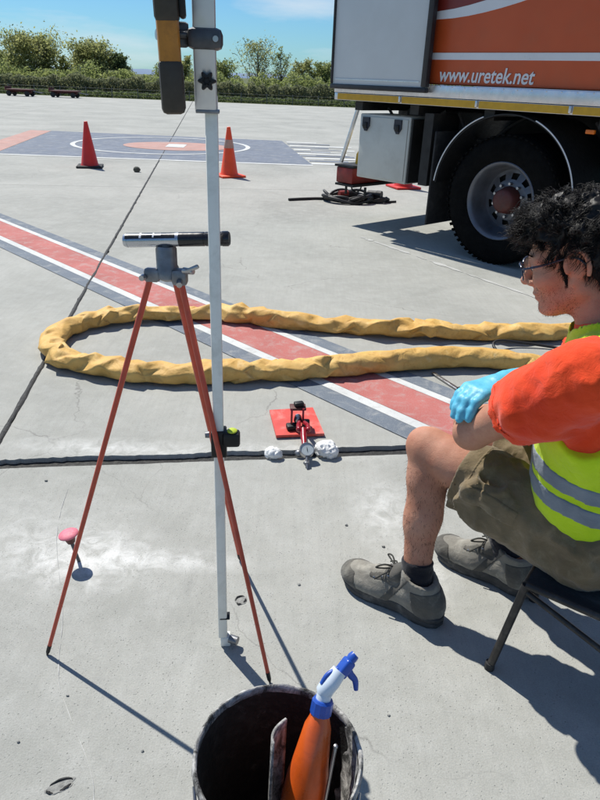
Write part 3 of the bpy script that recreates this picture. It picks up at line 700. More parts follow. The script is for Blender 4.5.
wheel(.14, -.15, False); wheel(.14, -.50, True); wheel(.14, -2.35, False, -1); wheel(.14, -2.0, True)
# wheel arch: black guard with pale trim, mud flap
arc = lambda r, a: (.16 + r * math.cos(a), .55 + r * math.sin(a))
mb = MB(); n_ = 40; prof_o = []; A0, A1 = R(5), R(172)
vs_, fs = [], []
for k in range(n_ + 1):
    a = A0 + (A1 - A0) * k / n_; z_lim = 1.222
    for (r, y) in ((.665, -.005), (.665, -.72), (.655, -.72), (.655, -.005)):
        p = arc(r, a); vs_.append((p[0], y, min(p[1], z_lim)))
for k in range(n_):
    for q in range(4): fs.append((4 * k + q, 4 * k + (q + 1) % 4, 4 * k + 4 + (q + 1) % 4, 4 * k + 4 + q))
mk('mudguard', vs_, fs, M_BLK, truck, smooth=40)
for (b0, b1) in ((6, 69), (111, 172)):
    mb = MB(); mb.tube([(arc(.672, R(b0 + (b1 - b0) * k / 24))[0], .004, arc(.672, R(b0 + (b1 - b0) * k / 24))[1]) for k in range(25)], .0052, 6); mb.build('mudguard_trim', M_LW, truck)
mb = MB(); mb.box((.885, -.35, .62), (.02, .66, .82), bev=.005); mb.build('mud_flap', M_RUB, truck)
# tool locker under the bed
mb = MB(); mb.box((1.57, -.33, .823), (.645, .46, .60), bev=.012); lk = mb.build('tool_locker', M_BOXG, truck)
mb = MB(); mb.box((1.57, -.094, .823), (.60, .012, .555), bev=.005); ld = mb.build('locker_door', M_BOXG, lk)
M_NAVY = mat('dark_navy_plastic', C(26, 30, 46), .4, .1, 10)
for s_ in (1.79, 1.38):
    mb = MB(); mb.prism([(-.042, .06), (.042, .06), (.045, -.02), (.022, -.05), (.012, -.066), (-.012, -.066), (-.022, -.05), (-.045, -.02)], (s_, -.088, 1.035), (1, 0, 0), (0, 0, 1), (0, 1, 0), .018); lt = mb.build('latch', M_NAVY, lk)
    mb = MB(); mb.box((s_, -.066, 1.02), (.05, .014, .06), bev=.005); mb.build('latch_lever', M_BLK, lk)
mb = MB(); mb.box((1.232, -.33, .823), (.02, .44, .57)); mb.build('locker_bracket', M_CHASSIS, lk)
# underride bar at the rear
mb = MB(); mb.tube([(2.03, -.22, 1.20), (2.22, -.20, .63)], .022, 10); mb.build('bumper_strut', M_ALU, truck)
mb = MB(); mb.box((2.14, -1.25, .50), (.24, 2.15, .16), bev=.012); bp = mb.build('rear_bumper', M_RED, truck)
mb = MB(); mb.box((2.14, -1.25, .595), (.27, 2.18, .022)); mb.box((2.12, -1.25, .405), (.27, 2.18, .022)); mb.build('bumper_plate', M_CHASSIS, bp)
M_LENS = mat('red_lamp_lens', C(150, 20, 16), .2, .1, 10)
mb = MB(); mb.box((2.265, -.3, .50), (.012, .2, .09), bev=.004); mb.build('tail_lamp', M_LENS, bp)
for s_ in (2.18, 1.9): mb = MB(); mb.tube([(s_, -.26, .40), (s_, -.26, .30)], .014, 6); mb.build('bumper_hook', M_CHASSIS, bp)
mb = MB(); mb.tube(spline([(2.1, -.25, .40), (2.07, -.25, .345), (2.02, -.25, .335), (1.97, -.25, .36), (1.95, -.25, .40)], 16), .008, 6); mb.build('bumper_loop', M_CHASSIS, bp)
M_AMBER = mat('amber_lens', C(220, 110, 20), .25, .1, 10)
mb = MB(); mb.box((-.53, -.01, 1.13), (.07, .03, .03), bev=.006); mb.build('side_marker', M_AMBER, truck)
M_YEL = mat('yellow_plastic', C(214, 168, 36), .5, .1, 10)

# yellow jerrycan-like chock behind the strut
ck = thing('wheel_chock', 'yellow wheel chock hung behind the grey tool locker', 'wheel chock', (.0, 0, 0))
def tl(x, y, z): a = R(133); return Vector((1.707 + x * math.cos(a) - y * math.sin(a), 5.626 + x * math.sin(a) + y * math.cos(a), z))
ck.location = tl(2.06, -.55, .61)
mb = MB(); mb.prism([(-.14, 0), (.14, 0), (.13, .10), (.04, .22), (-.02, .24), (-.06, .20), (-.12, .06)], (0, -.08, 0), (math.cos(R(133)), math.sin(R(133)), 0), (0, 0, 1), (-math.sin(R(133)), math.cos(R(133)), 0), .16); mb.build('wedge', M_YEL, ck)
mb = MB(); mb.tube(spline([(.06, 0, .16), (.08, 0, .24), (.0, 0, .27), (-.04, 0, .22)], 12), .009, 6); mb.build('handle', M_BLK, ck)

# ================================================================== TRAFFIC CONES
def cone_mat(name, base, band=None):
    b = NB(name); tcn = b.n('ShaderNodeTexCoord'); v = tcn.outputs['Object']
    c = b.mix(b.rng(b.noise(v, 7, 6, .6), .35, .7), tuple(x * .85 for x in base[:3]) + (1,), base)
    c = b.mix(b.rng(b.noise(v, 16, 6, .7), .56, .75, 0, .5), c, (.16, .10, .08, 1))
    b.l(c, b.p.inputs['Base Color']); b.p.inputs['Roughness'].default_value = .5
    return b.m
M_CR = cone_mat('faded_red_cone_plastic', C(216, 48, 40)); M_CO = cone_mat('orange_cone_plastic', C(248, 88, 44)); M_BAND = mat('dirty_reflective_sleeve', C(176, 140, 124), .5, .2, 10)
def cone(x, y, m, label, h=.69, rz=0, dark_base=False, band=False, tilt=0):
    t = thing('traffic_cone', label, 'traffic cone', (x, y, 0), rz, 'traffic cones standing on the apron'); t.rotation_euler = (0, tilt, rz)
    mb = MB(); mb.lathe([(.150, .022), (.142, .04), (.132, .06), (.030, h - .02), (.027, h - .004), (.020, h), (.012, h - .004), (.012, h - .1)], n=36); mb.build('body', m, t, 40)
    mb = MB(); mb.box((0, 0, .018), (.40, .40, .030), bev=.010)
    for sx in (-1, 1):
        for sy in (-1, 1): mb.box((sx * .17, sy * .17, .004), (.05, .05, .008))
    mb.build('base', M_RUB if dark_base else m, t)
    if band:
        f = lambda z: .132 + (.030 - .132) * (z - .06) / (h - .08) + .002
        mb = MB(); mb.lathe([(f(.42), .42), (f(.42) + .001, .43), (f(.54) + .001, .53), (f(.54), .54)], n=36); mb.build('reflective_sleeve', M_BAND, t)
    return t
cone(-3.57, 11.12, M_CR, 'faded red traffic cone on black base left of the slab joint', .69, R(12), True)
cone(-1.25, 10.68, M_CO, 'bright orange traffic cone with grubby sleeve right of the white staff', .72, R(30), False, True)
cone(1.42, 10.2, M_CR, 'red traffic cone mostly hidden behind the lorry tool locker', .69, R(20), False)

# ================================================================== CABLE PILE by the rear bumper
M_CABLE = mat('black_cable', (.016, .016, .017, 1), .55, .2, 30)
def coil(name, label, cx, cy, r, turns, seed, m, rad, tail, h=.05):
    random.seed(seed); pts = []
    for k in range(turns * 14):
        a = 2 * math.pi * k / 14; q = r * (1 + .25 * mnoise.noise((k * .13, seed, 0)));
        pts.append((cx + math.cos(a) * q + .04 * mnoise.noise((k * .07, seed, 3)), cy + math.sin(a) * q * .75 + .04 * mnoise.noise((k * .07, seed, 7)), rad + h * abs(mnoise.noise((k * .21, seed, 5)))))
    pts += tail; mb = MB((cx, cy, 0)); mb.tube(spline(pts, len(pts) * 3), rad, 6); o = mb.build(name, m, None, 60); o.location = (cx, cy, 0); return tag(o, label, 'cable')
coil('coiled_cable', 'black cable coiled on the apron below the lorry bumper', .52, 8.75, .30, 8, 3, M_CABLE, .017, [(.2, 8.8, .018), (-.05, 8.72, .017), (-.25, 8.62, .017)], .17)
coil('coiled_cable', 'second loose loop of black cable nearest the lorry locker', .84, 8.82, .19, 6, 9, M_CABLE, .015, [(1.0, 8.75, .016), (1.15, 8.8, .015)], .14)
def socket_box(x, y, rz, m, label):
    t = thing('cable_connector', label, 'connector', (x, y, 0), rz, 'connectors lying on the cable coils')
    mb = MB(); mb.cyl((-.09, 0, .10), (.03, 0, .10), .042, .046, 14); mb.build('plug_body', m, t); mb = MB(); mb.cyl((.03, 0, .10), (.10, 0, .10), .05, .05, 14); mb.build('collar', M_BLK, t)
    mb = MB(); mb.box((0, 0, .045), (.16, .09, .088), bev=.012); mb.build('cable_gland', M_BLK, t)
socket_box(.48, 8.72, .4, M_RED, 'reddish cable connector on the left of the cable coils'); socket_box(.86, 8.78, -.5, M_BLK, 'black cable connector on the right of the cable coils')
# little block on the ground and small stones
def stone(name, label, x, y, r, sc, seed, m, cat='stone', group=None):
    mb = MB((x, y, 0)); mb.sphere((x, y, r * sc[2] * .8), r, 14, sc); c = Vector((x, y, r * sc[2] * .8))
    mb.v = [c + (v - c) * (1 + .22 * mnoise.noise(v * (2.2 / r) + Vector((seed, 0, 0))) + .14 * mnoise.noise(v * (5 / r) + Vector((seed, 5, 0)))) for v in mb.v]
    o = mb.build(name, m, None, 50); o.location = (x, y, 0); return tag(o, label, cat, group)
M_DST = mat('dark_stone', (.07, .075, .06, 1), .9, .4, 40); M_FOAM = mat('white_plaster_lump', (.78, .78, .76, 1), .85, .06, 40, bump=.003, bscale=120, dirt=(.45, .44, .42, 1), dirt_amt=.4, dscale=30)
stone('stone', 'dark stone on the concrete right of the faded red cone', -2.72, 10.76, .055, (1, .8, .8), 2, M_DST)
chips = [(.18, 1.86, .006), (-.95, 2.06, .006), (-.33, .98, .004), (-.62, .99, .004), (.30, 1.75, .006), (.02, 1.55, .005), (-.55, 1.12, .004), (.25, 1.1, .004)]
mb = MB()
for k, (x, y, r) in enumerate(chips):
    q = MB(); q.sphere((x, y, r * .5), r, 8, (1, .8, .6)); mb.add([v + Vector((mnoise.noise(v * 300), mnoise.noise(v * 310), 0)) * r * .3 for v in q.v], q.f)
o = mb.build('concrete_chips', M_PITRIM, None, 40, 'stuff'); o['label'] = 'scattered small chips of stone on the concrete'; o['category'] = 'gravel'

# ================================================================== YELLOW HOSE
def hose_mat():
    b = NB('yellow_coated_fabric'); v = b.n('ShaderNodeTexCoord').outputs['Object']
    c = b.mix(b.rng(b.noise(v, 5, 6, .65), .3, .7), C(200, 154, 80), C(222, 184, 112))
    c = b.mix(b.rng(b.noise(v, 17, 7, .7, .5), .52, .74, 0, .6), c, C(150, 104, 48))
    c = b.mix(b.rng(b.noise(v, 9, 5, .7, .5), .60, .74, 0, .45), c, C(230, 212, 166))
    b.l(c, b.p.inputs['Base Color']); b.p.inputs['Roughness'].default_value = .62; b.p.inputs['Specular IOR Level'].default_value = .3
    b.bump(b.math('ADD', b.noise(v, 16, 4, .5, .6), b.math('MULTIPLY', b.noise(v, 600, 2), .06)), .008)
    return b.m
far = [(2.55, 4.05), (2.0, 3.90), (1.565, 3.85), (1.272, 3.81), (.837, 3.78), (.592, 3.775), (.351, 3.80), (-.017, 3.845), (-.459, 3.935), (-.653, 3.96), (-.89, 3.905), (-1.15, 3.82), (-1.34, 3.66)]
near = [(-1.40, 3.47), (-1.36, 3.26), (-1.16, 3.08), (-.902, 3.0), (-.701, 2.99), (-.469, 3.01), (-.206, 3.06), (.1, 3.135), (.421, 3.235), (.784, 3.33), (1.092, 3.35), (1.4, 3.22), (1.75, 3.0), (2.2, 2.7)]
hp_ = spline([(x, y, 0) for x, y in far + near], 900)
_ft = np.random.default_rng(4).uniform(-1, 1, (6, 400, 16))
def facet(u, v, m, sd):
    """piecewise-linear noise on a triangle lattice: flat facets that meet in sharp creases (v wraps at m)"""
    iu, iv = math.floor(u), math.floor(v); fu, fv = u - iu, v - iv; g = lambda a, b: _ft[sd, (iu + a) % 400, (iv + b) % m]
    if fu + fv < 1: return g(0, 0) + fu * (g(1, 0) - g(0, 0)) + fv * (g(0, 1) - g(0, 0))
    return g(1, 1) + (1 - fu) * (g(0, 1) - g(1, 1)) + (1 - fv) * (g(1, 0) - g(1, 1))
HX, HY = -.3, 3.4
hr = random.Random(21); cum = [0.0]
for a_, b_ in zip(hp_, hp_[1:]): cum.append(cum[-1] + (b_ - a_).length)
def at_len(d):
    k = min(max(int(np.searchsorted(cum, d)), 1), 900); t = (d - cum[k - 1]) / max(1e-9, cum[k] - cum[k - 1]); p = hp_[k - 1].lerp(hp_[k], t); dd = (hp_[min(k + 3, 900)] - hp_[max(k - 4, 0)]).normalized(); return p, dd
NP, STEP = 9, .062; NRING = int(cum[-1] / STEP); bm = bmesh.new(); grid = []
for i in range(NRING + 1):
    d0 = i * cum[-1] / NRING; fill = math.exp(-((d0 - 6.55) / .55) ** 2)            # well-filled stretch of the near run
    bend = math.exp(-((d0 - 4.45) / .55) ** 2); cr = (1 - .80 * fill) * (.85 + .30 * bend) * max(.35, 1 + 1.0 * mnoise.noise((d0 * 1.3, 5, 5)))
    hgt = .054 * (1 + .22 * mnoise.noise((d0 * 2.3, 1, 2)) * cr) + .008 * fill; wid = .070 * (1 + .20 * mnoise.noise((d0 * 1.9, 6, 2)) * cr); row = []
    tuck = 1 - .30 * cr * max(0, mnoise.noise((d0 * 4.2, 9, 9)) - .1) * 2          # pinched places
    for k in range(NP):
        a = 2 * math.pi * (k + hr.uniform(-.36, .36) * cr + (i % 2) * .5 + .25 * i * .2) / NP; ds = hr.uniform(-.48, .48) * STEP * cr
        p, dd = at_len(min(max(d0 + ds, 0), cum[-1])); sd = Vector((dd.y, -dd.x, 0))
        fold = .22 * math.sin(2 * a + d0 * 9 + 3 * mnoise.noise((d0 * 2, 0, 4))) * mnoise.noise((d0 * 1.6, 2, 8))
        pk = hr.random() ** 5 * .55 if math.sin(a) > .15 else 0; r_ = 1 + cr * (hr.uniform(-.46, .26) + 1.5 * fold + pk); z_ = math.sin(a) * hgt * r_ * tuck + hgt * .93
        if math.sin(a) < -.15: z_ = min(z_, .02)
        row.append(bm.verts.new(p + sd * (math.cos(a) * wid * r_ * (2 - tuck)) + Vector((-HX, -HY, max(.002, z_)))))
    grid.append(row)
for i in range(NRING):
    for k in range(NP):
        a_, b_, c_, d_ = grid[i][k], grid[i][(k + 1) % NP], grid[i + 1][(k + 1) % NP], grid[i + 1][k]
        if hr.random() < .5: bm.faces.new((a_, b_, c_)); bm.faces.new((a_, c_, d_))
        else: bm.faces.new((a_, b_, d_)); bm.faces.new((b_, c_, d_))
bm.faces.new(grid[0][::-1]); bm.faces.new(grid[-1])
for it, fac in enumerate((.24, .20)):
    bmesh.ops.subdivide_edges(bm, edges=bm.edges[:], cuts=1, use_grid_fill=True); bmesh.ops.smooth_vert(bm, verts=bm.verts[:], factor=fac, use_axis_x=True, use_axis_y=True, use_axis_z=True)
for v_ in bm.verts: v_.co.z = max(.0015, v_.co.z)
bmesh.ops.recalc_face_normals(bm, faces=bm.faces[:]); me = bpy.data.meshes.new('hose'); bm.to_mesh(me); bm.free(); me.shade_smooth(); me.materials.append(hose_mat())
ho = bpy.data.objects.new('hose', me); link(ho); ho.location = (HX, HY, 0); tag(ho, 'crumpled yellow fabric hose lying in a long loop across the painted stripe', 'hose')
# thin black lead behind the worker
mb = MB((1.2, 3.55, 0)); mb.tube(spline([(1.30, 3.42, .01), (1.16, 3.50, .02), (1.12, 3.58, .045), (1.17, 3.65, .05), (1.30, 3.69, .03), (1.55, 3.66, .012), (1.9, 3.5, .01)], 40), .0085, 8); o = mb.build('black_lead', M_CABLE, None, 60); o.location = (1.2, 3.55, 0); tag(o, 'short black lead looping between the two runs of hose', 'cable')
t = thing('metal_scraper', 'thin silver metal bar lying on the stripe beyond the blue glove', 'scraper', (.76, 3.12, 0))
mb = MB(); mb.box((0, 0, .008), (.23, .022, .010), Matrix.Rotation(R(-64), 3, 'Z'), .003); mb.build('blade', M_STEEL, t)
mb = MB(); mb.box((.075, -.155, .014), (.13, .028, .024), Matrix.Rotation(R(-64), 3, 'Z'), .006); mb.build('handle', M_BLK, t)

# ================================================================== TRIPOD with LASER TUBE
M_TLEG = mat('red_painted_steel_tube', C(190, 74, 52), .42, .12, 24, dirt=C(110, 50, 40), dirt_amt=.35, dscale=30); M_CAST = mat('cast_grey_metal', (.20, .205, .22, 1), .45, .2, 40, .7, dirt=(.5, .5, .5, 1), dirt_amt=.2, dscale=40)
M_SILV = mat('satin_silver', (.46, .48, .52, 1), .25, .08, 30, .9); M_GBLK = mat('glossy_black', (.012, .012, .014, 1), .22, .1, 20)
AP = Vector((-.292, 1.352, 1.018))
tp = thing('tripod', 'slim red three-legged tripod with grey metal head in front of the hose', 'tripod', (AP.x, AP.y, 0))
mb = MB((AP.x, AP.y, 0)); mb.lathe([(.0, .062), (.019, .062), (.022, .056), (.022, .018), (.026, .012), (.026, -.004), (.012, -.012), (.0, -.012)], AP, n=24); hd = mb.build('head', M_CAST, tp, 40)
mb = MB((AP.x, AP.y, 0)); mb.box(AP + Vector((-.030, -.010, .002)), (.034, .026, .03), bev=.008); mb.box(AP + Vector((.028, -.012, .0)), (.034, .028, .036), bev=.009); mb.box(AP + Vector((.004, .028, .0)), (.028, .034, .03), bev=.008); mb.build('leg_mount', M_CAST, tp)
for p, q in (((.040, -.026, .018), (.062, -.040, .020)), ((-.045, -.024, .0), (-.048, -.034, .0)), ((.03, -.03, -.006), (.033, -.046, -.008))):
    mb = MB((AP.x, AP.y, 0)); mb.cyl(AP + Vector(p), AP + Vector(q), .007, .006, 10); mb.build('bolt', M_STEEL, tp)
mb = MB((AP.x, AP.y, 0)); mb.box(AP + Vector((.060, -.040, .026)), (.030, .007, .009), Matrix.Rotation(R(-25), 3, 'Y'), .003); mb.build('wing_nut', M_STEEL, tp)
for (tx, ty, tz), (bx_, by_) in (((-.034, -.012, -.004), (-.647, 1.244)), ((.030, -.014, -.006), (-.048, 1.183)), ((.006, .034, -.006), (-.173, 1.655))):
    a = AP + Vector((tx, ty, tz)); b = Vector((bx_, by_, .0)); mb = MB((AP.x, AP.y, 0)); d = (b - a).normalized()
    mb.tube([a, a.lerp(b, .5), b - d * .03], [.0068, .0060, .0052], 12); lg = mb.build('leg', M_TLEG, tp, 60)
    mb = MB((AP.x, AP.y, 0)); mb.tube([b - d * .034, b - d * .012, b], [.0058, .0054, .002], 10); mb.build('foot_tip', M_BLK, tp, 60)
lc = AP + Vector((0, 0, .0755)); la = Vector((-.381, 1.345, 1.086)); lb = Vector((-.158, 1.330, 1.102)); lo = Vector((lc.x, lc.y, 0))
lt = thing('laser_tube', 'silver and black cylindrical laser pointer lying across the tripod head', 'laser level', (lc.x, lc.y, lc.z))
u_ = (lb - la).normalized(); mid_ = la.lerp(lb, .53)
ax_off = lc - la.lerp(lb, .38); la += Vector((0, ax_off.y, 0)); lb += Vector((0, ax_off.y, 0)); mid_ = la.lerp(lb, .53)
def pr(a, b, rr): return [a.lerp(b, t) for t, _ in rr], [r for _, r in rr]
P_, R_ = pr(la, mid_, [(0, .008), (.01, .012), (.06, .0143), (.08, .0143), (.082, .0135), (.1, .0135), (.102, .0143), (1, .0143)]); mb = MB(lc); mb.tube(P_, R_, 28); mb.build('silver_barrel', M_SILV, lt, 40)
P_, R_ = pr(mid_, lb, [(0, .0146), (.5, .0146), (.505, .0138), (.53, .0138), (.535, .0146), (.86, .0146), (.865, .0155), (.97, .0155), (1, .013)]); mb = MB(lc); mb.tube(P_, R_, 28); mb.build('black_barrel', M_GBLK, lt, 40)
sx_, sy_, _ = frame_from(u_); up_ = Vector((0, 0, 1)) - u_ * u_.z; up_.normalize(); bk = u_.cross(up_)
def barrel_strip(name, t0, t1, a0, a1, r, m):
    mb = MB(lc); n = 10; vs_ = []
    for t in (t0, t1):
        for k in range(n + 1):
            a = R(a0 + (a1 - a0) * k / n); vs_.append(la.lerp(lb, t) + (up_ * math.cos(a) + bk * math.sin(a)) * r)
    mb.add(vs_, [(k, k + 1, n + 2 + k, n + 1 + k) for k in range(n)]); return mb.build(name, m, lt, 60)
barrel_strip('label_band', .03, .50, -10, 66, .01455, M_GBLK); barrel_strip('label_mark', .165, .185, 0, 62, .0148, M_LW); barrel_strip('label_mark', .29, .305, 8, 58, .0148, M_LW); barrel_strip('label_mark', .305, .37, 22, 40, .0148, M_LW)
mb = MB(lc); mb.lathe([(.0, -.016), (.011, -.016), (.011, -.006), (.013, .0), (.013, .004)], lc, n=16); mb.build('mount_stud', M_CAST, lt)

# ================================================================== LEVELLING STAFF with receiver and clamps
M_WALU = mat('white_painted_aluminium', C(228, 229, 222), .45, .05, 12, dirt=C(150, 152, 140), dirt_amt=.35, dscale=18); M_GALU = mat('anodised_aluminium', (.60, .61, .62, 1), .40, .06, 20, .75)
B0 = Vector((-.1775, 1.309, .0)); B1 = Vector((-.1945, 1.306, 1.70)); SD = (B1 - B0).normalized(); O_ = (B0.x, B0.y, 0)
def sp(z, dx=0, dy=0): return B0 + SD * z + Vector((dx, dy, 0))
st = thing('levelling_staff', 'tall white square staff standing on the concrete beside the tripod', 'measuring staff', O_)
Mz = Matrix.Rotation(R(6), 3, 'Z')
mb = MB(O_); mb.box(sp(.70), (.0235, .0235, 1.34), Mz, .0035); mb.build('lower_tube', M_WALU, st)
mb = MB(O_); mb.box(sp(.10), (.0262, .0262, .004), Mz, .001); mb.build('joint_line', M_BLK, st)
mb = MB(O_); mb.box(sp(.016), (.0275, .0275, .032), Mz, .004); mb.build('foot', M_WALU, st); 
mb = MB(O_); mb.cyl(sp(.022, .012, -.004), sp(.022, .034, -.012), .012, .012, 14); mb.build('foot_knob', M_CAST, st)
mb = MB(O_); mb.box(sp(1.62), (.0395, .0395, .56), Mz, .004); up_t = mb.build('upper_sleeve', M_GALU, st)
mb = MB(O_); mb.box(sp(1.342), (.0425, .0425, .006), Mz, .001); mb.build('sleeve_rim', M_CAST, st)
def star_knob(c, axis, r, th, m, parent, org, n=6):
    mb = MB(org); x, y, d = frame_from(axis); c = Vector(c); pts = []
    for k in range(n * 8):
        a = 2 * math.pi * k / (n * 8); q = r * (.80 + .20 * math.cos(n * a)); pts.append((q * math.cos(a), q * math.sin(a)))
    K = len(pts); vs_ = []
    for (s_, h) in ((.88, 0), (1, th * .2), (1, th * .75), (.85, th), (.45, th * 1.02), (.35, th * .85)):
        vs_ += [c + x * p[0] * s_ + y * p[1] * s_ + d * h for p in pts]
    fs = [(i * K + k, i * K + (k + 1) % K, (i + 1) * K + (k + 1) % K, (i + 1) * K + k) for i in range(5) for k in range(K)]
    fs += [tuple(range(K - 1, -1, -1)), tuple(5 * K + k for k in range(K))]
    mb.add(vs_, fs); return mb.build('star_knob', m, parent, 50)
star_knob(sp(1.392, .004, -.0215), (0.05, -1, 0), .0165, .014, M_BLK, st, O_)
# arm clamp on the sleeve, holding the receiver
M_DGREY = mat('dark_grey_casting', (.075, .08, .09, 1), .45, .2, 40, .4)
mb = MB(O_); mb.box(sp(1.458, 0, -.003), (.062, .052, .034), Mz, .010); cl = mb.build('arm_clamp', M_DGREY, st)
mb = MB(O_); mb.cyl(sp(1.458, .022, -.029), sp(1.458, .022, -.033), .005, .005, 10); mb.build('rivet', M_STEEL, cl)
star_knob(sp(1.463, -.030, -.004), (-1, -.35, 0), .021, .026, M_DGREY, st, O_, 5)
mb = MB(O_); mb.cyl(sp(1.461, -.05, -.012), sp(1.461, -.080, -.030), .0085, .0085, 14); mb.build('clamp_screw', M_STEEL, st)
# bubble level bracket, low on the staff
mb = MB(O_); mb.box(sp(.640, -.0, 0), (.036, .036, .068), Mz, .004); bl = mb.build('level_bracket', M_BLK, st)
mb = MB(O_); mb.box(sp(.655, .030, -.008), (.040, .030, .036), Mz, .007); mb.build('level_housing', M_BLK, st)
M_VIAL = mat('yellow_green_vial', C(190, 205, 70), .15, .05, 10)
mb = MB(O_); mb.lathe([(.0, .0), (.0115, .0), (.0115, .003), (.008, .0055), (.0, .006)], sp(.6735, .032, -.008), n=20); mb.build('bubble_vial', M_VIAL, st); mb = MB(O_); mb.cyl(sp(.660, -.022, -.004), sp(.660, -.031, -.006), .008, .007, 12); mb.build('level_screw', M_CAST, st)
# laser receiver
M_RBRN = mat('dark_olive_rubber', (.040, .032, .022, 1), .6, .2, 30); M_RYEL = mat('amber_plastic', C(176, 116, 34), .45, .2, 25, dirt=C(110, 70, 24), dirt_amt=.5, dscale=40)
rc = Vector((-.2480, 1.262, 1.450)); Mr = Matrix.Rotation(R(9), 3, 'Z') @ Matrix.Rotation(R(-2), 3, 'Y')
rv = thing('laser_receiver', 'amber and dark laser receiver clamped to the left of the staff', 'receiver', rc)
mb = MB((0, 0, 0)); mb.box((0, 0, 0), (.037, .060, .20), Mr, .008); mb.build('case', M_RYEL, rv)
for z, hgt in ((-.070, .085), (.068, .082)): mb = MB(); mb.box(Mr @ Vector((0, 0, z)), (.041, .066, hgt), Mr, .009); mb.build('rubber_boot', M_RBRN, rv)
mb = MB(); mb.box(Mr @ Vector((.026, .0, .060)), (.012, .050, .05), Mr, .005); mb.build('sensor_pad', M_BLK, rv); mb = MB(); mb.box(Mr @ Vector((0, .042, -.012)), (.030, .028, .05), Mr, .006); mb.build('clamp_shoe', M_DGREY, rv)

# ================================================================== PINK DISC STAKE
M_PINK = mat('pink_painted_metal', C(208, 112, 128), .6, .12, 60, dirt=C(160, 80, 90), dirt_amt=.4, dscale=70)
SX, SY = -.683, 1.619
pk = thing('marker_pin', 'pink mushroom headed marker pin stuck in the dusty concrete', 'marker pin', (SX, SY, 0))
tpv = Vector((-.020, .0, .100)); dn = Vector((-.18, 0, 1)).normalized()
mb = MB(); mb.tube([(0, 0, -.002), tpv * .5, tpv * .98], [.0055, .0055, .006], 12); mb.build('pin', M_DGREY, pk, 60)
mb = MB(); mb.lathe([(.0, -.028), (.012, -.026), (.016, -.012), (.019, .0)], tpv, dn, 20); mb.build('collar', M_REDB, pk)
mb = MB(); mb.lathe([(.0, .0), (.027, .0), (.0305, .003), (.0305, .007), (.027, .0105), (.014, .013), (.0, .0135)], tpv, dn, 30); mb.build('disc', M_PINK, pk)

# ================================================================== RED PLATE WITH DIAL GAUGE
M_PLATE = mat('red_painted_plate', C(206, 72, 62), .55, .12, 18, dirt=C(235, 170, 160), dirt_amt=.5, dscale=12); M_CRIM = mat('crimson_painted_steel', C(150, 24, 36), .3, .12, 30, coat=.3)
gp = thing('gauge_stand', 'red square base plate with bracket and dial gauge arm by the joint', 'gauge stand', (-.015, 2.60, 0))
def gv(x, y, z): return Vector((x + .015, y - 2.60, z))
mb = MB(); mb.prism([(-.097, 2.452), (.112, 2.487), (.062, 2.735), (-.140, 2.690)], (.015, -2.6, .006), (1, 0, 0), (0, 1, 0), (0, 0, 1), .012); mb.build('base_plate', M_PLATE, gp)
for p in ((-.05, 2.50, 0), (.07, 2.52, 0), (-.09, 2.66, 0), (.03, 2.70, 0)): mb = MB(); mb.cyl(gv(p[0], p[1], 0), gv(p[0], p[1], .007), .012, .012, 10); mb.build('plate_foot', M_BLK, gp)
for s_ in (-.038, .012):
    mb = MB(); mb.prism([(-.03, 0), (.03, 0), (.028, .075), (.015, .095), (-.02, .095), (-.03, .08)], gv(s_, 2.545, .018), (0, 1, 0), (0, 0, 1), (1, 0, 0), .009); mb.build('bracket_cheek', M_CRIM, gp)
mb = MB(); mb.box(gv(-.008, 2.552, .108), (.070, .050, .012), Matrix.Rotation(R(6), 3, 'Z'), .003); mb.build('bracket_top', M_REDB, gp)
mb = MB(); mb.box(gv(-.004, 2.552, .124), (.042, .028, .020), Matrix.Rotation(R(20), 3, 'Z'), .005); mb.build('clamp_screw', M_BLK, gp)
mb = MB(); mb.lathe([(.0, -.03), (.016, -.03), (.018, 0), (.010, .01), (.0, .01)], gv(-.006, 2.53, .055), (0, -1, 0), 16); mb.build('pivot_bolt', M_STEEL, gp)
mb = MB(); mb.box(gv(-.03, 2.515, .03), (.05, .04, .025), Matrix.Rotation(R(15), 3, 'Z'), .006); mb.box(gv(.032, 2.53, .035), (.03, .06, .03), None, .006); mb.build('shoe', M_BLK, gp)
for s_ in (-.012, .028):
    mb = MB(); mb.tube([gv(.006 + s_ * .4, 2.52, .055), gv(.010 + s_, 2.455, .072), gv(.012 + s_, 2.42, .070)], [.009, .010, .010], 10); mb.sphere(gv(.012 + s_, 2.42, .070), .0125, 12); mb.build('fork_arm', M_CRIM, gp)
mb = MB(); mb.tube([gv(.020, 2.42, .070), gv(.022, 2.37, .060), gv(.025, 2.32, .05)], [.014, .013, .010], 12); mb.build('arm', M_CRIM, gp)
gx = Vector((.036, 2.285, .050)); gd = Vector((.10, -.60, .75)).normalized()
mb = MB(); mb.lathe([(.0, -.018), (.027, -.018), (.031, -.012), (.031, .006), (.0285, .010), (.0265, .010), (.0265, .007)], gv(*gx), gd, 32); mb.build('dial_case', M_STEEL, gp)
M_FACE = mat('pale_dial_face', C(176, 184, 186), .35, .06, 60, dirt=C(120, 126, 128), dirt_amt=.3, dscale=80)
mb = MB(); mb.lathe([(.0265, .0072), (.0, .0072)], gv(*gx), gd, 32); dial = mb.build('dial_face', M_FACE, gp)
mb = MB(); xg, yg, _ = frame_from(gd); mb.box(gv(*gx) + gd * .009, (.0015, .019, .001), Matrix((xg, yg, gd)).transposed(), 0); mb.build('needle', M_BLK, dial)
mb = MB(); mb.tube([gv(*gx) - Vector((0, .02, .015)), gv(.040, 2.225, .012), gv(.041, 2.215, .0015)], [.006, .0055, .003], 8); mb.box(gv(.038, 2.238, .016), (.02, .016, .016), None, .003); mb.build('stem', M_CAST, gp)
mb = MB(); mb.sphere(gv(.005, 2.312, .016), .016, 12, (1.2, 1, 1)); mb.sphere(gv(.045, 2.335, .020), .022, 12, (1, 1, .9)); mb.build('counterweight', M_CAST, gp)
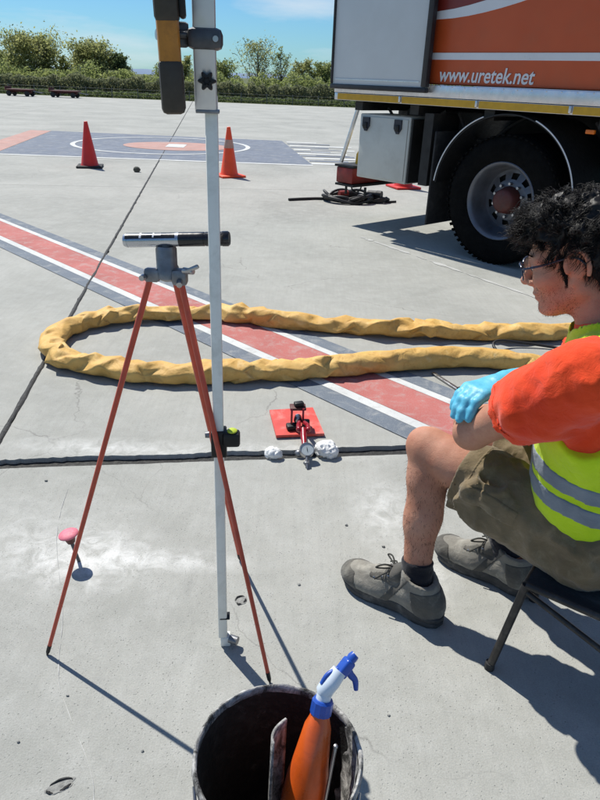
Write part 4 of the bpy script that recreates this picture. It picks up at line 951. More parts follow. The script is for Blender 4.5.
def lump(x, y, r, sc, seed, label):
    V = Vox((x - .09, y - .09, -.005), (x + .09, y + .09, .10), .0035)
    for k in range(6):
        random.seed(seed * 10 + k); V.add(cap_((x + random.uniform(-.5, .5) * r * sc[0], y + random.uniform(-.35, .35) * r * sc[1], r * .55 * sc[2] + random.uniform(0, .3) * r), r * random.uniform(.5, .72), (x + random.uniform(-.5, .5) * r, y + random.uniform(-.3, .3) * r, r * .6), r * .55), .012)
    V.wrinkle(.005, 55, ridge=True, seed=seed); V.plane((0, 0, .0005), (0, 0, -1)); o = V.mesh('plaster_lump', M_FOAM, None, (x, y, 0)); o.location = (x, y, 0); return tag(o, label, 'plaster')
lump(-.098, 2.30, .030, (1.2, .8, .7), 1, 'small white plaster lump on the joint left of the dial gauge'); lump(.112, 2.335, .042, (1.15, .9, .9), 2, 'larger white plaster lump right of the dial gauge')

# ================================================================== BUCKET, SPRAY BOTTLE, SCRAPER
BK = Vector((-.013, .728, 0)); RIM_Z = .365
def bucket_mat():
    b = NB('dirty_black_bucket_plastic'); v = b.n('ShaderNodeTexCoord').outputs['Object']
    c = b.mix(b.rng(b.noise(v, 30, 7, .7, .4), .50, .66, 0, 1), (.012, .012, .012, 1), (.034, .032, .029, 1))
    c = b.mix(b.rng(b.noise(v, 11, 8, .72, .6), .60, .70, 0, .35), c, (.30, .29, .27, 1))
    b.l(c, b.p.inputs['Base Color']); b.p.inputs['Roughness'].default_value = .6; b.bump(b.noise(v, 90, 5), .0025); return b.m
def splash_mat(name, amt):
    b = NB(name); v = b.n('ShaderNodeTexCoord').outputs['Object']
    c = b.mix(b.rng(b.noise(v, 26, 8, .72, .8), .40, .60, 0, amt), (.03, .03, .028, 1), (.46, .45, .43, 1))
    b.l(c, b.p.inputs['Base Color']); b.p.inputs['Roughness'].default_value = .85; b.bump(b.noise(v, 70, 6), .003); return b.m
M_BKT = bucket_mat(); M_SPL = splash_mat('cement_and_sunlit_plastic', 1.0); M_BLADE = splash_mat('cement_smeared_steel', .85)
bk = thing('bucket', 'black builder bucket crusted with cement at the bottom of the picture', 'bucket', BK)
r_in = lambda z: .112 + (.1385 - .112) * z / RIM_Z
mb = MB(); mb.lathe([(.0, .0), (.114, .0), (.118, .006), (r_in(.34) + .0045, .335), (r_in(.34) + .0045, .34)], n=64); mb.lathe([(r_in(.34) + .0045, .34), (r_in(RIM_Z), RIM_Z - .012), (r_in(.35), .33), (r_in(.01), .012), (.0, .010)], n=64); mb.build('shell', M_BKT, bk, 50)
vs_ = []; fs = []; nn = 96
for (dr, dz) in ((.0, -.014), (.0045, -.016), (.0075, -.008), (.0065, .0), (.003, .003), (-.0005, .0005), (-.001, -.012)):
    for k in range(nn):
        a = 2 * math.pi * k / nn; j = .0016 * mnoise.noise((math.cos(a) * 7, math.sin(a) * 7, dz * 200)); r = r_in(RIM_Z) + dr + j; vs_.append((math.cos(a) * r, math.sin(a) * r, RIM_Z + dz + j))
for i in range(7):
    for k in range(nn): fs.append((i * nn + k, i * nn + (k + 1) % nn, ((i + 1) % 7) * nn + (k + 1) % nn, ((i + 1) % 7) * nn + k))
mk('rim', vs_, fs, M_SPL, bk, smooth=60)
# cement skin whose pale colour also paints in sunlight on this inner wall
vs_, fs = [], []; nu, nv = 40, 26
for i in range(nv + 1):
    z = .10 + (.362 - .10) * i / nv
    for k in range(nu + 1):
        a = R(-75) + R(100 + 10 * mnoise.noise((z * 30, 3, 1))) * k / nu; e = min(k, nu - k, i + 3) / 5; th = .0010 + .0030 * max(0, mnoise.noise((a * 9, z * 40, 2)) + .4) * min(1, e); r = r_in(z) - th
        vs_.append((math.cos(a) * r, math.sin(a) * r, z))
for i in range(nv):
    for k in range(nu):
        fs.append((i * (nu + 1) + k, i * (nu + 1) + k + 1, (i + 1) * (nu + 1) + k + 1, (i + 1) * (nu + 1) + k))
mk('sunlit_pale_cement', vs_, fs, M_SPL, bk, smooth=60)
mb = MB(); mb.tube([(math.cos(a) * (r_in(.33) + .008) , math.sin(a) * (r_in(.33) + .008), .31 - .10 * math.sin((a - R(190)) / R(160) * math.pi)) for a in [R(190 + 160 * k / 24) for k in range(25)]], .003, 6); mb.build('handle', M_STEEL, bk)
# spray bottle: leaning against the wall of the bucket
M_BOT = mat('translucent_orange_plastic', C(214, 92, 30), .32, .10, 14, coat=.2, dirt=C(150, 62, 30), dirt_amt=.45, dscale=22); M_BLUE = mat('blue_plastic', C(36, 78, 168), .35, .1, 20, dirt=C(20, 36, 70), dirt_amt=.4, dscale=40)
M_CLEAR = mat('frosted_white_plastic', C(206, 216, 226), .3, .05, 14)
base = Vector((.010, .668, .105)); neck = Vector((.062, .794, .425)); ax_ = (neck - base).normalized(); xb, yb, _ = frame_from(ax_, (0, -1, 0)); L_ = (neck - base).length
sb = thing('spray_bottle', 'orange spray bottle with blue and white trigger head standing in the bucket', 'spray bottle', base)
prof = [(.0, .0), (.033, .0), (.038, .006), (.0385, .10), (.0385, .17), (.037, .205), (.032, .235), (.024, L_ - .050), (.0185, L_ - .035), (.016, L_ - .022), (.014, L_)]
mb = MB(base); mb.lathe(prof, base, ax_, 40); mb.build('bottle', M_BOT, sb, 40)
mb = MB(base); 
n_ = 24; vs_ = []
for h in (L_ - .026, L_ - .022, L_ - .003, L_ + .001):
    for k in range(n_):
        a = 2 * math.pi * k / n_; r = (.0185 if h < L_ else .016) + (.0008 if k % 2 else 0); vs_.append(base + ax_ * h + (xb * math.cos(a) + yb * math.sin(a)) * r)
mb.add(vs_, [(i * n_ + k, i * n_ + (k + 1) % n_, (i + 1) * n_ + (k + 1) % n_, (i + 1) * n_ + k) for i in range(3) for k in range(n_)] + [tuple(3 * n_ + k for k in range(n_))]); mb.build('cap_ring', M_BLUE, sb, 30)
tip = Vector((.117, .836, .484)); nk = base + ax_ * L_
fw_ = (tip - nk); hd_ = nk + fw_ * .42; fdir = fw_.normalized(); hs = ax_.cross(fdir).normalized(); hu = fdir.cross(hs)
if hu.z < 0: hu = -hu
hb_ = nk + ax_ * .018
Mh = Matrix((fdir, hs, hu)).transposed()
mb = MB(base); mb.tube([nk - ax_ * .002, nk + ax_ * .010, hb_ + fw_ * .10], [.0135, .0135, .0150], 18); mb.tube([hb_ - fw_ * .16 - hu * .004, hb_ - fw_ * .05, hb_ + fw_ * .20, hb_ + fw_ * .45], [.0075, .0150, .0160, .0135], 18); mb.build('sprayer_body', M_CLEAR, sb, 60)
mb = MB(base); mb.box(nk + fw_ * .72 + hu * .005, (.034, .022, .020), Mh, .005, 3); mb.tube([nk + fw_ * .86 + hu * .005, nk + fw_ * .97 + hu * .005, nk + fw_ * 1.04 + hu * .004], [.0085, .0095, .0080], 12); mb.build('nozzle', M_BLUE, sb, 50)
tp0 = nk + fw_ * .72 - hu * .003; dv = (Vector((.35, -.25, -1))).normalized()
mb = MB(base); mb.tube(spline([tp0, tp0 + dv * .014 + fdir * .003, tp0 + dv * .030 + fdir * .008, tp0 + dv * .046 + fdir * .004], 10), [.0080, .0075, .0070, .0068, .0066, .0063, .0060, .0056, .0052, .0047, .0040], 10); mb.build('trigger', M_BLUE, sb, 60)
mb = MB(base); mb.tube(spline([hb_ + fw_ * .05 + hu * .0135, hb_ + fw_ * .25 + hu * .0155, nk + fw_ * .62 + hu * .015], 8), .0045, 8); mb.build('top_cover', M_BLUE, sb, 60)
# trowel blade standing in the bucket left of the bottle
tb = thing('margin_trowel', 'curved cement smeared trowel blade standing left of the bottle in the bucket', 'trowel', (-.018, .665, .030))
vs_, fs = [], []; na, nb_ = 10, 14
for i in range(nb_ + 1):
    t = i / nb_; z = .03 + .31 * t; wd_ = .034 * math.sin(math.pi * min(1, .25 + .72 * (1 - t) ** .6 + .03)) + .010 * (1 - t)
    for k in range(na + 1):
        u = (k / na - .5) * 2; x = .004 + u * .010 + .022 * (1 - t) * 0 - .010 * (1 - u * u); y = .004 + .125 * (t - .5) * .9 + u * wd_ * .9
        vs_.append((x + .004 * t, y + .045, z))
K = na + 1
for i in range(nb_):
    for k in range(na): fs.append((i * K + k, i * K + k + 1, (i + 1) * K + k + 1, (i + 1) * K + k))
ob = mk('blade', vs_, fs, M_BLADE, tb, smooth=60); md = ob.modifiers.new('thickness', 'SOLIDIFY'); md.thickness = .0045
mb = MB(); mb.tube([(.004, .0, .05), (.006, -.02, .10), (.0, -.06, .18)], [.006, .007, .012], 10); mb.build('handle', M_BLK, tb)
# thin stirring rod right of the bottle
rd = thing('stirring_rod', 'thin grey metal rod leaning in the bucket in front of the bottle', 'rod', (.036, .622, .012)); mb = MB(); mb.tube([(0, 0, 0), (.022, .045, .18), (.049, .118, .362)], [.0035, .0035, .0032], 8); mb.build('shaft', M_STEEL, rd); mb = MB(); mb.sphere((.049, .118, .364), .0045, 8); mb.build('tip', M_STEEL, rd)

# ================================================================== SEATED WORKER
V3 = lambda *a: np.array(a, float)
def skin_mat():
    b = NB('skin'); v = b.n('ShaderNodeTexCoord').outputs['Object']
    c = b.mix(b.rng(b.noise(v, 9, 5, .6), .35, .68), C(170, 116, 92), C(196, 146, 122))
    c = b.mix(b.rng(b.noise(v, 40, 6, .65), .52, .72, 0, .35), c, C(172, 100, 86))
    c = b.mix(b.rng(b.noise(v, 90, 5, .7), .55, .7, 0, .28), c, C(150, 104, 84))
    c = b.mix(b.rng(b.noise(v, 330, 3, .6), .60, .70, 0, .30), c, C(140, 96, 78))
    b.l(c, b.p.inputs['Base Color']); b.p.inputs['Roughness'].default_value = .6; b.p.inputs['Specular IOR Level'].default_value = .28
    b.p.inputs['Subsurface Weight'].default_value = .05; b.p.inputs['Subsurface Radius'].default_value = (.012, .005, .003); b.p.inputs['Subsurface Scale'].default_value = .5
    b.bump(b.math('ADD', b.noise(v, 420, 4), b.math('MULTIPLY', b.noise(v, 55, 5), 1.2)), .0009); return b.m
def cloth_mat(name, c0, c1, weave=900, rough=.85, dirt=None, dscale=12, sheen=.2):
    b = NB(name); v = b.n('ShaderNodeTexCoord').outputs['Object']
    c = b.mix(b.rng(b.noise(v, 8, 6, .6), .35, .68), c0, c1)
    if dirt: c = b.mix(b.rng(b.noise(v, dscale, 7, .7, .5), .52, .72, 0, .55), c, dirt)
    b.l(c, b.p.inputs['Base Color']); b.p.inputs['Roughness'].default_value = rough; b.p.inputs['Sheen Weight'].default_value = sheen; b.p.inputs['Specular IOR Level'].default_value = .2
    b.bump(b.math('ADD', b.math('MULTIPLY', b.noise(v, weave, 2), .15), b.noise(v, 36, 6, .6, .8)), .0035); return b.m
M_SKIN = skin_mat(); M_SHIRT = cloth_mat('orange_red_cotton', C(222, 60, 22), C(238, 78, 32)); M_SHORT = cloth_mat('olive_brown_canvas', C(104, 90, 66), C(128, 112, 86), dirt=C(152, 138, 112), dscale=20)
M_VEST = cloth_mat('fluorescent_yellow_mesh', C(190, 222, 20), C(208, 238, 30), 500, .6); M_REFL = cloth_mat('grey_reflective_tape', C(112, 122, 134), C(140, 150, 160), 700, .4)
M_BIND = cloth_mat('yellow_green_binding', C(150, 176, 18), C(168, 192, 26), 600, .7)
M_SOCK = cloth_mat('black_sock_knit', C(22, 22, 28), C(34, 34, 42), 800); M_GLOVE = mat('blue_nitrile', C(88, 176, 206), .5, .07, 30, bump=.0008, bscale=120)
M_SHOE2 = cloth_mat('dark_grey_leather', C(70, 68, 64), C(98, 95, 88), 500, .8, C(166, 162, 150), 16)
M_SHOE = cloth_mat('dusty_grey_suede', C(108, 105, 98), C(142, 138, 128), 500, .9, C(186, 182, 170), 14); M_SOLE = mat('dark_shoe_rubber', (.045, .045, .045, 1), .75, .25, 30, dirt=(.24, .23, .21, 1), dirt_amt=.5, dscale=25)
M_HAIR = mat('black_hair', (.010, .008, .007, 1), .55, .3, 60, spec=.3); M_LACE = mat('dark_laces', (.03, .03, .025, 1), .8, .2, 40)
Fd = V3(math.sin(R(-55)), math.cos(R(-55)), 0); Lt = V3(-Fd[1], Fd[0], 0)     # facing, and his left (towards the viewer)
UP = V3(0, 0, 1)
ROOT = V3(.74, 1.36, 0)
pn = thing('person', 'seated worker in orange shirt, yellow vest and olive shorts, arms folded on knees', 'person', tuple(ROOT))
hipL = V3(.715, 1.275, .418); hipR = hipL - Lt * .19; kneeL = V3(.362, 1.566, .498); kneeR = V3(.53, 1.735, .485)
ankL = V3(.356, 1.462, .105); ankR = V3(.665, 1.600, .105)
shL = V3(.563, 1.172, .893); shR = shL - Lt * .355; mid_s = (shL + shR) / 2; mid_h = (hipL + hipR) / 2
elL = V3(.417, 1.378, .655); wrL = V3(.585, 1.575, .640); elR = V3(.715, 1.63, .715); wrR = V3(.523, 1.470, .748)
knR = V3(.412, 1.398, .752)
TU = (mid_s - mid_h); TU /= np.linalg.norm(TU); TF = Fd - TU * (Fd @ TU); TF /= np.linalg.norm(TF); TL = np.cross(TU, TF); TL = TL if TL @ Lt > 0 else -TL
TM = [TF, TL, TU]
hc = V3(.578, 1.392, 1.086)                                   # head centre
yaw = R(-62); tilt = R(20)
HF = V3(math.sin(yaw) * math.cos(tilt), math.cos(yaw) * math.cos(tilt), -math.sin(tilt)); HL = V3(-math.cos(yaw), math.sin(yaw), 0); HU = np.cross(HF, HL); HU = HU if HU[2] > 0 else -HU
HMt = [HF, HL, HU]
hp = lambda f, l, u: hc + HF * f + HL * l + HU * u
neck_b = mid_s + UP * .045 + TF * .015
def torso(V, off=0, k=.05):
    for f, u, r in ((.0, .02, (.105, .165, .10)), (.012, .16, (.108, .152, .13)), (.010, .30, (.108, .160, .13)), (.0, .385, (.090, .165, .085))): V.add(ell_(mid_h + TF * f + TU * u, r, TM), k, off)
    V.add(cap_(shL + Lt * -.03, .058, shR + Lt * .03, .058), k, off); V.add(cap_(mid_s - TU * .01, .07, neck_b, .058), k, off)
def fingers(V, wr, kn, spread, palm_n, curl, L=(.070, .078, .074, .058), r=.0092, k=.006, extra=0):
    """palm from wrist to knuckles; four fingers curling along palm_n; thumb from the side near the wrist"""
    d = kn - wr; dl = np.linalg.norm(d); d = d / dl; V.add(cap_(wr, .026 + extra, wr + d * dl * .45, .029 + extra), .015); tips = []
    for i in range(4):
        o = (i - 1.5) * .0195; base = kn + spread * o - d * abs(o) * .25; V.add(cap_(wr + spread * o * .55 + d * .02, .017 + extra, base, .0125 + extra), .014)
        dd = d.copy(); p = base
        for s_ in range(3):
            c_ = curl[s_]; dd = dd * math.cos(c_) + palm_n * math.sin(c_); dd /= np.linalg.norm(dd); q = p + dd * L[i] * (.45, .32, .23)[s_]
            V.add(cap_(p, r * (1.05, .98, .9)[s_] + extra, q, r * (.98, .9, .78)[s_] + extra), k); p = q
        tips.append(p)
    tb_ = wr + spread * -.022 + d * .022; t1 = tb_ + (-spread * .75 + d * .55 + palm_n * .35) * .040; t2 = t1 + (-spread * .25 + d * .85 + palm_n * .45) * .034; t3 = t2 + (d * .9 + palm_n * .5 + spread * .1) * .022
    V.add(cap_(tb_, .017 + extra, t1, .0135 + extra), .012); V.add(cap_(t1, .0120 + extra, t2, .0105 + extra), .005); V.add(cap_(t2, .0105 + extra, t3, .0085 + extra), .005)
    return tips
# ---- body: one continuous skin surface
V = Vox((.20, 1.02, .03), (1.02, 1.86, 1.25), .0040)
torso(V, -.012)
for hip, kn, an, s_ in ((hipL, kneeL, ankL, 1), (hipR, kneeR, ankR, -1)):
    V.add(cap_(hip, .085, hip + (kn - hip) * .85, .060), .03); V.add(cap_(hip + (kn - hip) * .80, .060, kn, .053), .03)
    shin = an - kn; sh_l = np.linalg.norm(shin); sd_ = shin / sh_l; back = -Fd - sd_ * (-Fd @ sd_)
    V.add(cap_(kn, .055, kn + shin * .22, .051), .02); V.add(cap_(kn + shin * .2 + back * .004, .051, kn + shin * .55, .049), .02); V.add(cap_(kn + shin * .5, .047, an, .037), .02)
    V.add(cap_(kn + shin * .18 + back * .018, .036, kn + shin * .48 + back * .018, .034), .03); V.add(ell_(kn + Fd * .030 + UP * .004, (.028, .032, .036), [Fd, Lt, UP]), .025)
    V.add(cap_(an, .034, an + Fd * .09 - UP * .060, .022), .02)
for sh, el, wr in ((shL, elL, wrL), (shR, elR, wrR)):
    V.add(cap_(sh, .055, sh + (el - sh) * .5, .047), .03); V.add(cap_(sh + (el - sh) * .45, .047, el, .040), .025)
    fa = wr - el; V.add(cap_(el, .040, el + fa * .3, .042), .02); V.add(cap_(el + fa * .3, .041, wr, .027), .02); bk_ = (el - sh) / np.linalg.norm(el - sh); V.add(ell_(el + bk_ * .012, (.030, .030, .030)), .02)
d_ = (wrL - elL) / np.linalg.norm(wrL - elL); fingers(V, wrL, wrL + d_ * .085, np.cross(d_, UP), -UP * .8 + TF * .2, (.35, .5, .4))
d_ = (knR - wrR) / np.linalg.norm(knR - wrR); V.add(cap_(wrR, .026, wrR + d_ * .06, .026), .02)
# neck, head
V.add(cap_(neck_b, .058, hp(-.028, 0, -.055), .054), .03)
V.add(ell_(hp(-.012, 0, .030), (.097, .075, .082), HMt), .02); V.add(ell_(hp(.036, 0, -.040), (.056, .056, .080), HMt), .03)
V.add(cap_(hp(.070, 0, -.100), .020, hp(.066, 0, -.092), .024), .02)
for s_ in (-1, 1):
    V.add(cap_(hp(-.006, s_ * .052, -.060), .018, hp(.060, s_ * .020, -.100), .017), .02); V.add(cap_(hp(-.004, s_ * .056, -.020), .018, hp(-.006, s_ * .052, -.062), .018), .02)
    V.add(cap_(hp(.083, s_ * .010, .016), .011, hp(.068, s_ * .046, .014), .011), .014); V.add(ell_(hp(.060, s_ * .040, -.030), (.028, .022, .022), HMt), .02)
    V.cut(ell_(hp(.098, s_ * .032, -.004), (.008, .014, .008), HMt), .008); V.add(ell_(hp(.076, s_ * .031, -.005), (.0125, .0135, .0125), HMt), .003)
    V.add(cap_(hp(.088, s_ * .016, -.0005), .0035, hp(.076, s_ * .047, -.002), .0035), .004)
    V.add(ell_(hp(.098, s_ * .0125, -.0405), (.011, .009, .008), HMt), .006)
    # ear: rim, lobe, hollow
    ear = [hp(-.012 + .023 * math.cos(a), s_ * (.080 + .009 * max(0, -math.cos(a))), -.010 + .034 * math.sin(a)) for a in np.linspace(R(-95), R(215), 13)]
    V.add(ell_(hp(-.012, s_ * .074, -.010), (.019, .009, .030), HMt), .006)
    for a_, b_ in zip(ear[3:], ear[4:]): V.add(cap_(a_, .0056, b_, .0056), .0025)
    V.add(ell_(hp(.000, s_ * .074, -.044), (.009, .006, .010), HMt), .005); V.cut(ell_(hp(-.010, s_ * .091, -.008), (.0135, .014, .021), HMt), .003)
V.add(cap_(hp(.087, 0, .008), .0085, hp(.112, 0, -.032), .0100), .010); V.add(ell_(hp(.112, 0, -.035), (.0115, .0105, .0095), HMt), .006)
V.add(ell_(hp(.088, 0, -.0655), (.0150, .024, .0065), HMt), .006); V.add(ell_(hp(.085, 0, -.0775), (.0150, .020, .0070), HMt), .005); V.add(ell_(hp(.088, 0, -.052), (.010, .014, .010), HMt), .008); V.add(ell_(hp(.078, 0, -.103), (.017, .018, .016), HMt), .012)
bdy = V.mesh('body', M_SKIN, pn, ROOT, smooth_it=2)
bco = np.empty(len(bdy.data.vertices) * 3, np.float32); bdy.data.vertices.foreach_get('co', bco); bco = bco.reshape(-1, 3) + ROOT
bno = np.empty(len(bdy.data.vertices) * 3, np.float32); bdy.data.vertices.foreach_get('normal', bno); bno = bno.reshape(-1, 3)
cand = np.argwhere((bco[:, 2] > .17) & (bco[:, 2] < .46) & (np.linalg.norm(bco[:, :2] - kneeL[:2], axis=1) < .16))[:, 0]; mb = MB(ROOT)
for vi in rng.choice(cand, 900):
    p_ = bco[vi].astype(float); d_ = bno[vi] * .45 - UP * .8 + rng.normal(size=3) * .35; mb.tube([p_, p_ + d_ * rng.uniform(.005, .010)], [.00034, .00012], 3, cap=False)
mb.build('leg_hair', M_HAIR, pn, 180, 'stuff')
rel = bco - hc; bf, bl_, bu = rel @ HF, rel @ HL, rel @ HU
cand = np.argwhere((bu < -.045) & (bu > -.125) & (bf > .0) & (bf < .11) & ~((bf > .080) & (bu > -.085) & (np.abs(bl_) < .022)))[:, 0]; mb = MB(ROOT)
for vi in rng.choice(cand, 2200):
    p_ = bco[vi].astype(float) + rng.normal(size=3) * .0015; d_ = bno[vi] * .6 - HU * .7; mb.tube([p_ - bno[vi] * .001, p_ + d_ * rng.uniform(.0006, .0014)], [.00026, .00016], 3, cap=False)
mb.build('stubble', M_HAIR, pn, 180, 'stuff')
# ---- shirt with hanging sleeves
V = Vox((.36, 1.0, .36), (1.04, 1.78, 1.03), .0050)
torso(V, .004)
slL = shL + (elL - shL) * .61; slR = shR + (elR - shR) * .60
for sh, el, sl_ in ((shL, elL, slL), (shR, elR, slR)):
    V.add(cap_(sh - UP * .0, .072, sh + (el - sh) * .4, .074), .045); V.add(cap_(sh + (el - sh) * .4, .072, sl_ + (el - sh) * .10, .076), .03)
    V.add(cap_(sh + (el - sh) * .45 - UP * .030, .046, sl_ + (el - sh) * .12 - UP * .026, .050), .02)
V.wrinkle(.0080, 10, (1, 1, 1.2), seed=3); V.wrinkle(.0034, 17, (1.2, .9, 1), ridge=True, seed=6); V.wrinkle(.0022, 34, (1.2, 1.2, .8), seed=5)
for sh, el, sl_ in ((shL, elL, slL), (shR, elR, slR)):
    n_ = (el - sh) / np.linalg.norm(el - sh); n_ = n_ + UP * -.05; V.plane(sl_, n_, sl_ + n_ * .05, .15)
    V.cut(cap_(sl_ - n_ * .05 - UP * .012, .055, sl_ + n_ * .06 - UP * .012, .066))
nz = neck_b + UP * .035 + TF * .02; V.plane(nz, UP + TF * .35, nz, .15)
V.plane(mid_h + TU * .02, -TU, mid_h, .4)
sht = V.mesh('shirt', M_SHIRT, pn, ROOT, smooth_it=2)
for sh, el, sl_ in ((shL, elL, slL), (shR, elR, slR)):
    n_ = (el - sh) / np.linalg.norm(el - sh) - UP * .05; n_ /= np.linalg.norm(n_); c_ = sl_ - n_ * .020
    V.layer(.0032, lambda X, Y, Z: np.maximum(np.abs((X - c_[0]) * n_[0] + (Y - c_[1]) * n_[1] + (Z - c_[2]) * n_[2]) - .0022, np.sqrt((X - c_[0]) ** 2 + (Y - c_[1]) ** 2 + (Z - c_[2]) ** 2) - .13)).mesh('sleeve_hem', M_SHIRT, sht, ROOT, smooth_it=1)
# ---- high visibility vest, open at the sides of the shoulders
def vest(name, m, off, bands=None):
    V = Vox((.36, 1.0, .36), (1.04, 1.78, 1.05), .0045); torso(V, .016 + off, .06)
    V.add(ell_(mid_h + TF * .070 + TL * .05 + TU * .16, (.060, .10, .15), TM), .05, off)
    V.wrinkle(.006, 9, (1.3, 1.3, .7), seed=8); V.wrinkle(.0028, 24, (1, 1, .7), seed=9)
    for s_, sh in ((1, shL), (-1, shR)): V.cut(cap_(sh + TL * s_ * .015 - TU * .11, .080, sh + TL * s_ * .055 + TU * .10, .105), .01)
    hem = mid_h + TU * -.040; V.plane(hem, -TU + TF * .45)
    nz = neck_b + UP * .070 + TF * .0; V.plane(nz, UP + TF * .75, nz, .15); V.cut(cap_(neck_b - UP * .02, .066, neck_b + UP * .1 + TF * .03, .075))
    V.cut(cap_(mid_s + TF * .12 + TU * .03, .03, mid_h + TF * .22 + TU * .12, .010))
    if bands:
        sl, X, Y, Z = V.all(); t = (X - mid_h[0]) * TU[0] + (Y - mid_h[1]) * TU[1] + (Z - mid_h[2]) * TU[2]; f = (X - mid_h[0]) * TF[0] + (Y - mid_h[1]) * TF[1] + (Z - mid_h[2]) * TF[2]
        t = t - .30 * f; V.D = np.maximum(V.D, (np.abs(t - bands[0]) - bands[1]).astype(np.float32))
    ob = V.mesh(name, m, vst if bands else pn, ROOT, smooth_it=1)
    if not bands:
        n_ = -TU + TF * .45; n_ /= np.linalg.norm(n_); V.layer(.0025, lambda X, Y, Z: np.abs((X - hem[0]) * n_[0] + (Y - hem[1]) * n_[1] + (Z - hem[2]) * n_[2] + .006) - .006).mesh('hem_binding', M_BIND, ob, ROOT, smooth_it=1)
    return ob
vst = vest('vest', M_VEST, 0)
vest('reflective_band', M_REFL, .0025, (.160, .024)); vest('reflective_band', M_REFL, .0025, (.222, .022))
# ---- shorts
pc = hipL + (kneeL - hipL) * .52 + Lt * .088 - UP * .012; tdir = (kneeL - hipL) / np.linalg.norm(kneeL - hipL); upd = np.cross(tdir, Lt); upd = upd if upd[2] > 0 else -upd
def shorts(off=0, keep=None):
    V = Vox((.30, 1.06, .24), (1.08, 1.86, .62), .0042)
    V.add(ell_(mid_h + TF * .0 + UP * .0, (.135, .185, .105), TM), .05, off); V.add(ell_(mid_h + TU * .05, (.108, .155, .08), TM), .05, off)
    hems = []
    for hip, kn, e_ in ((hipL, kneeL, .74), (hipR, kneeR, .76)):
        h_ = hip + (kn - hip) * e_; V.add(cap_(hip, .098, h_ + (kn - hip) * .1 - UP * .006, .088), .04, off); V.add(cap_(hip + (kn - hip) * .05 - UP * .035, .082, h_ + (kn - hip) * .1 - UP * .040, .074), .03, off); hems.append((h_, hip, kn))
    V.add(ell_(pc, (.090, .020, .075), [tdir, Lt, upd]), .006, off)       # cargo pocket on the near thigh
    V.wrinkle(.009, 8, (1, 1, 1), seed=12); V.wrinkle(.0065, 17, (1, 1, 1), ridge=True, seed=13); V.wrinkle(.002, 45, seed=15)
    for h_, hip, kn in hems:
        n_ = (kn - hip) / np.linalg.norm(kn - hip); V.plane(h_, n_, h_ + n_ * .06, .16); V.cut(cap_(h_ - n_ * .05, .064, h_ - n_ * .015, .075)); V.cut(cap_(h_ - n_ * .015 - UP * .010, .076, h_ + n_ * .06 - UP * .016, .082))
    V.plane((0, 0, .318), (0, 0, -1))
    if keep is not None:
        sl, X, Y, Z = V.all(); dt = lambda a: (X - pc[0]) * a[0] + (Y - pc[1]) * a[1] + (Z - pc[2]) * a[2]
        V.D = np.maximum(V.D, keep(dt(tdir), dt(Lt), dt(upd)).astype(np.float32))
    return V
srt = shorts().mesh('shorts', M_SHORT, pn, ROOT, smooth_it=1)
shorts(.0042, lambda t, l, u: np.maximum(np.maximum(np.abs(t) - .075, np.abs(u - .034 + .10 * np.abs(t)) - .024), -.03 - l)).mesh('pocket_flap', M_SHORT, srt, ROOT, smooth_it=1)
shorts(.0022, lambda t, l, u: np.maximum(np.abs(t - (.74 - .52) * np.linalg.norm(kneeL - hipL) + .030) - .004, -.2 - l)).mesh('hem_seam', M_SHORT, srt, ROOT, smooth_it=1)
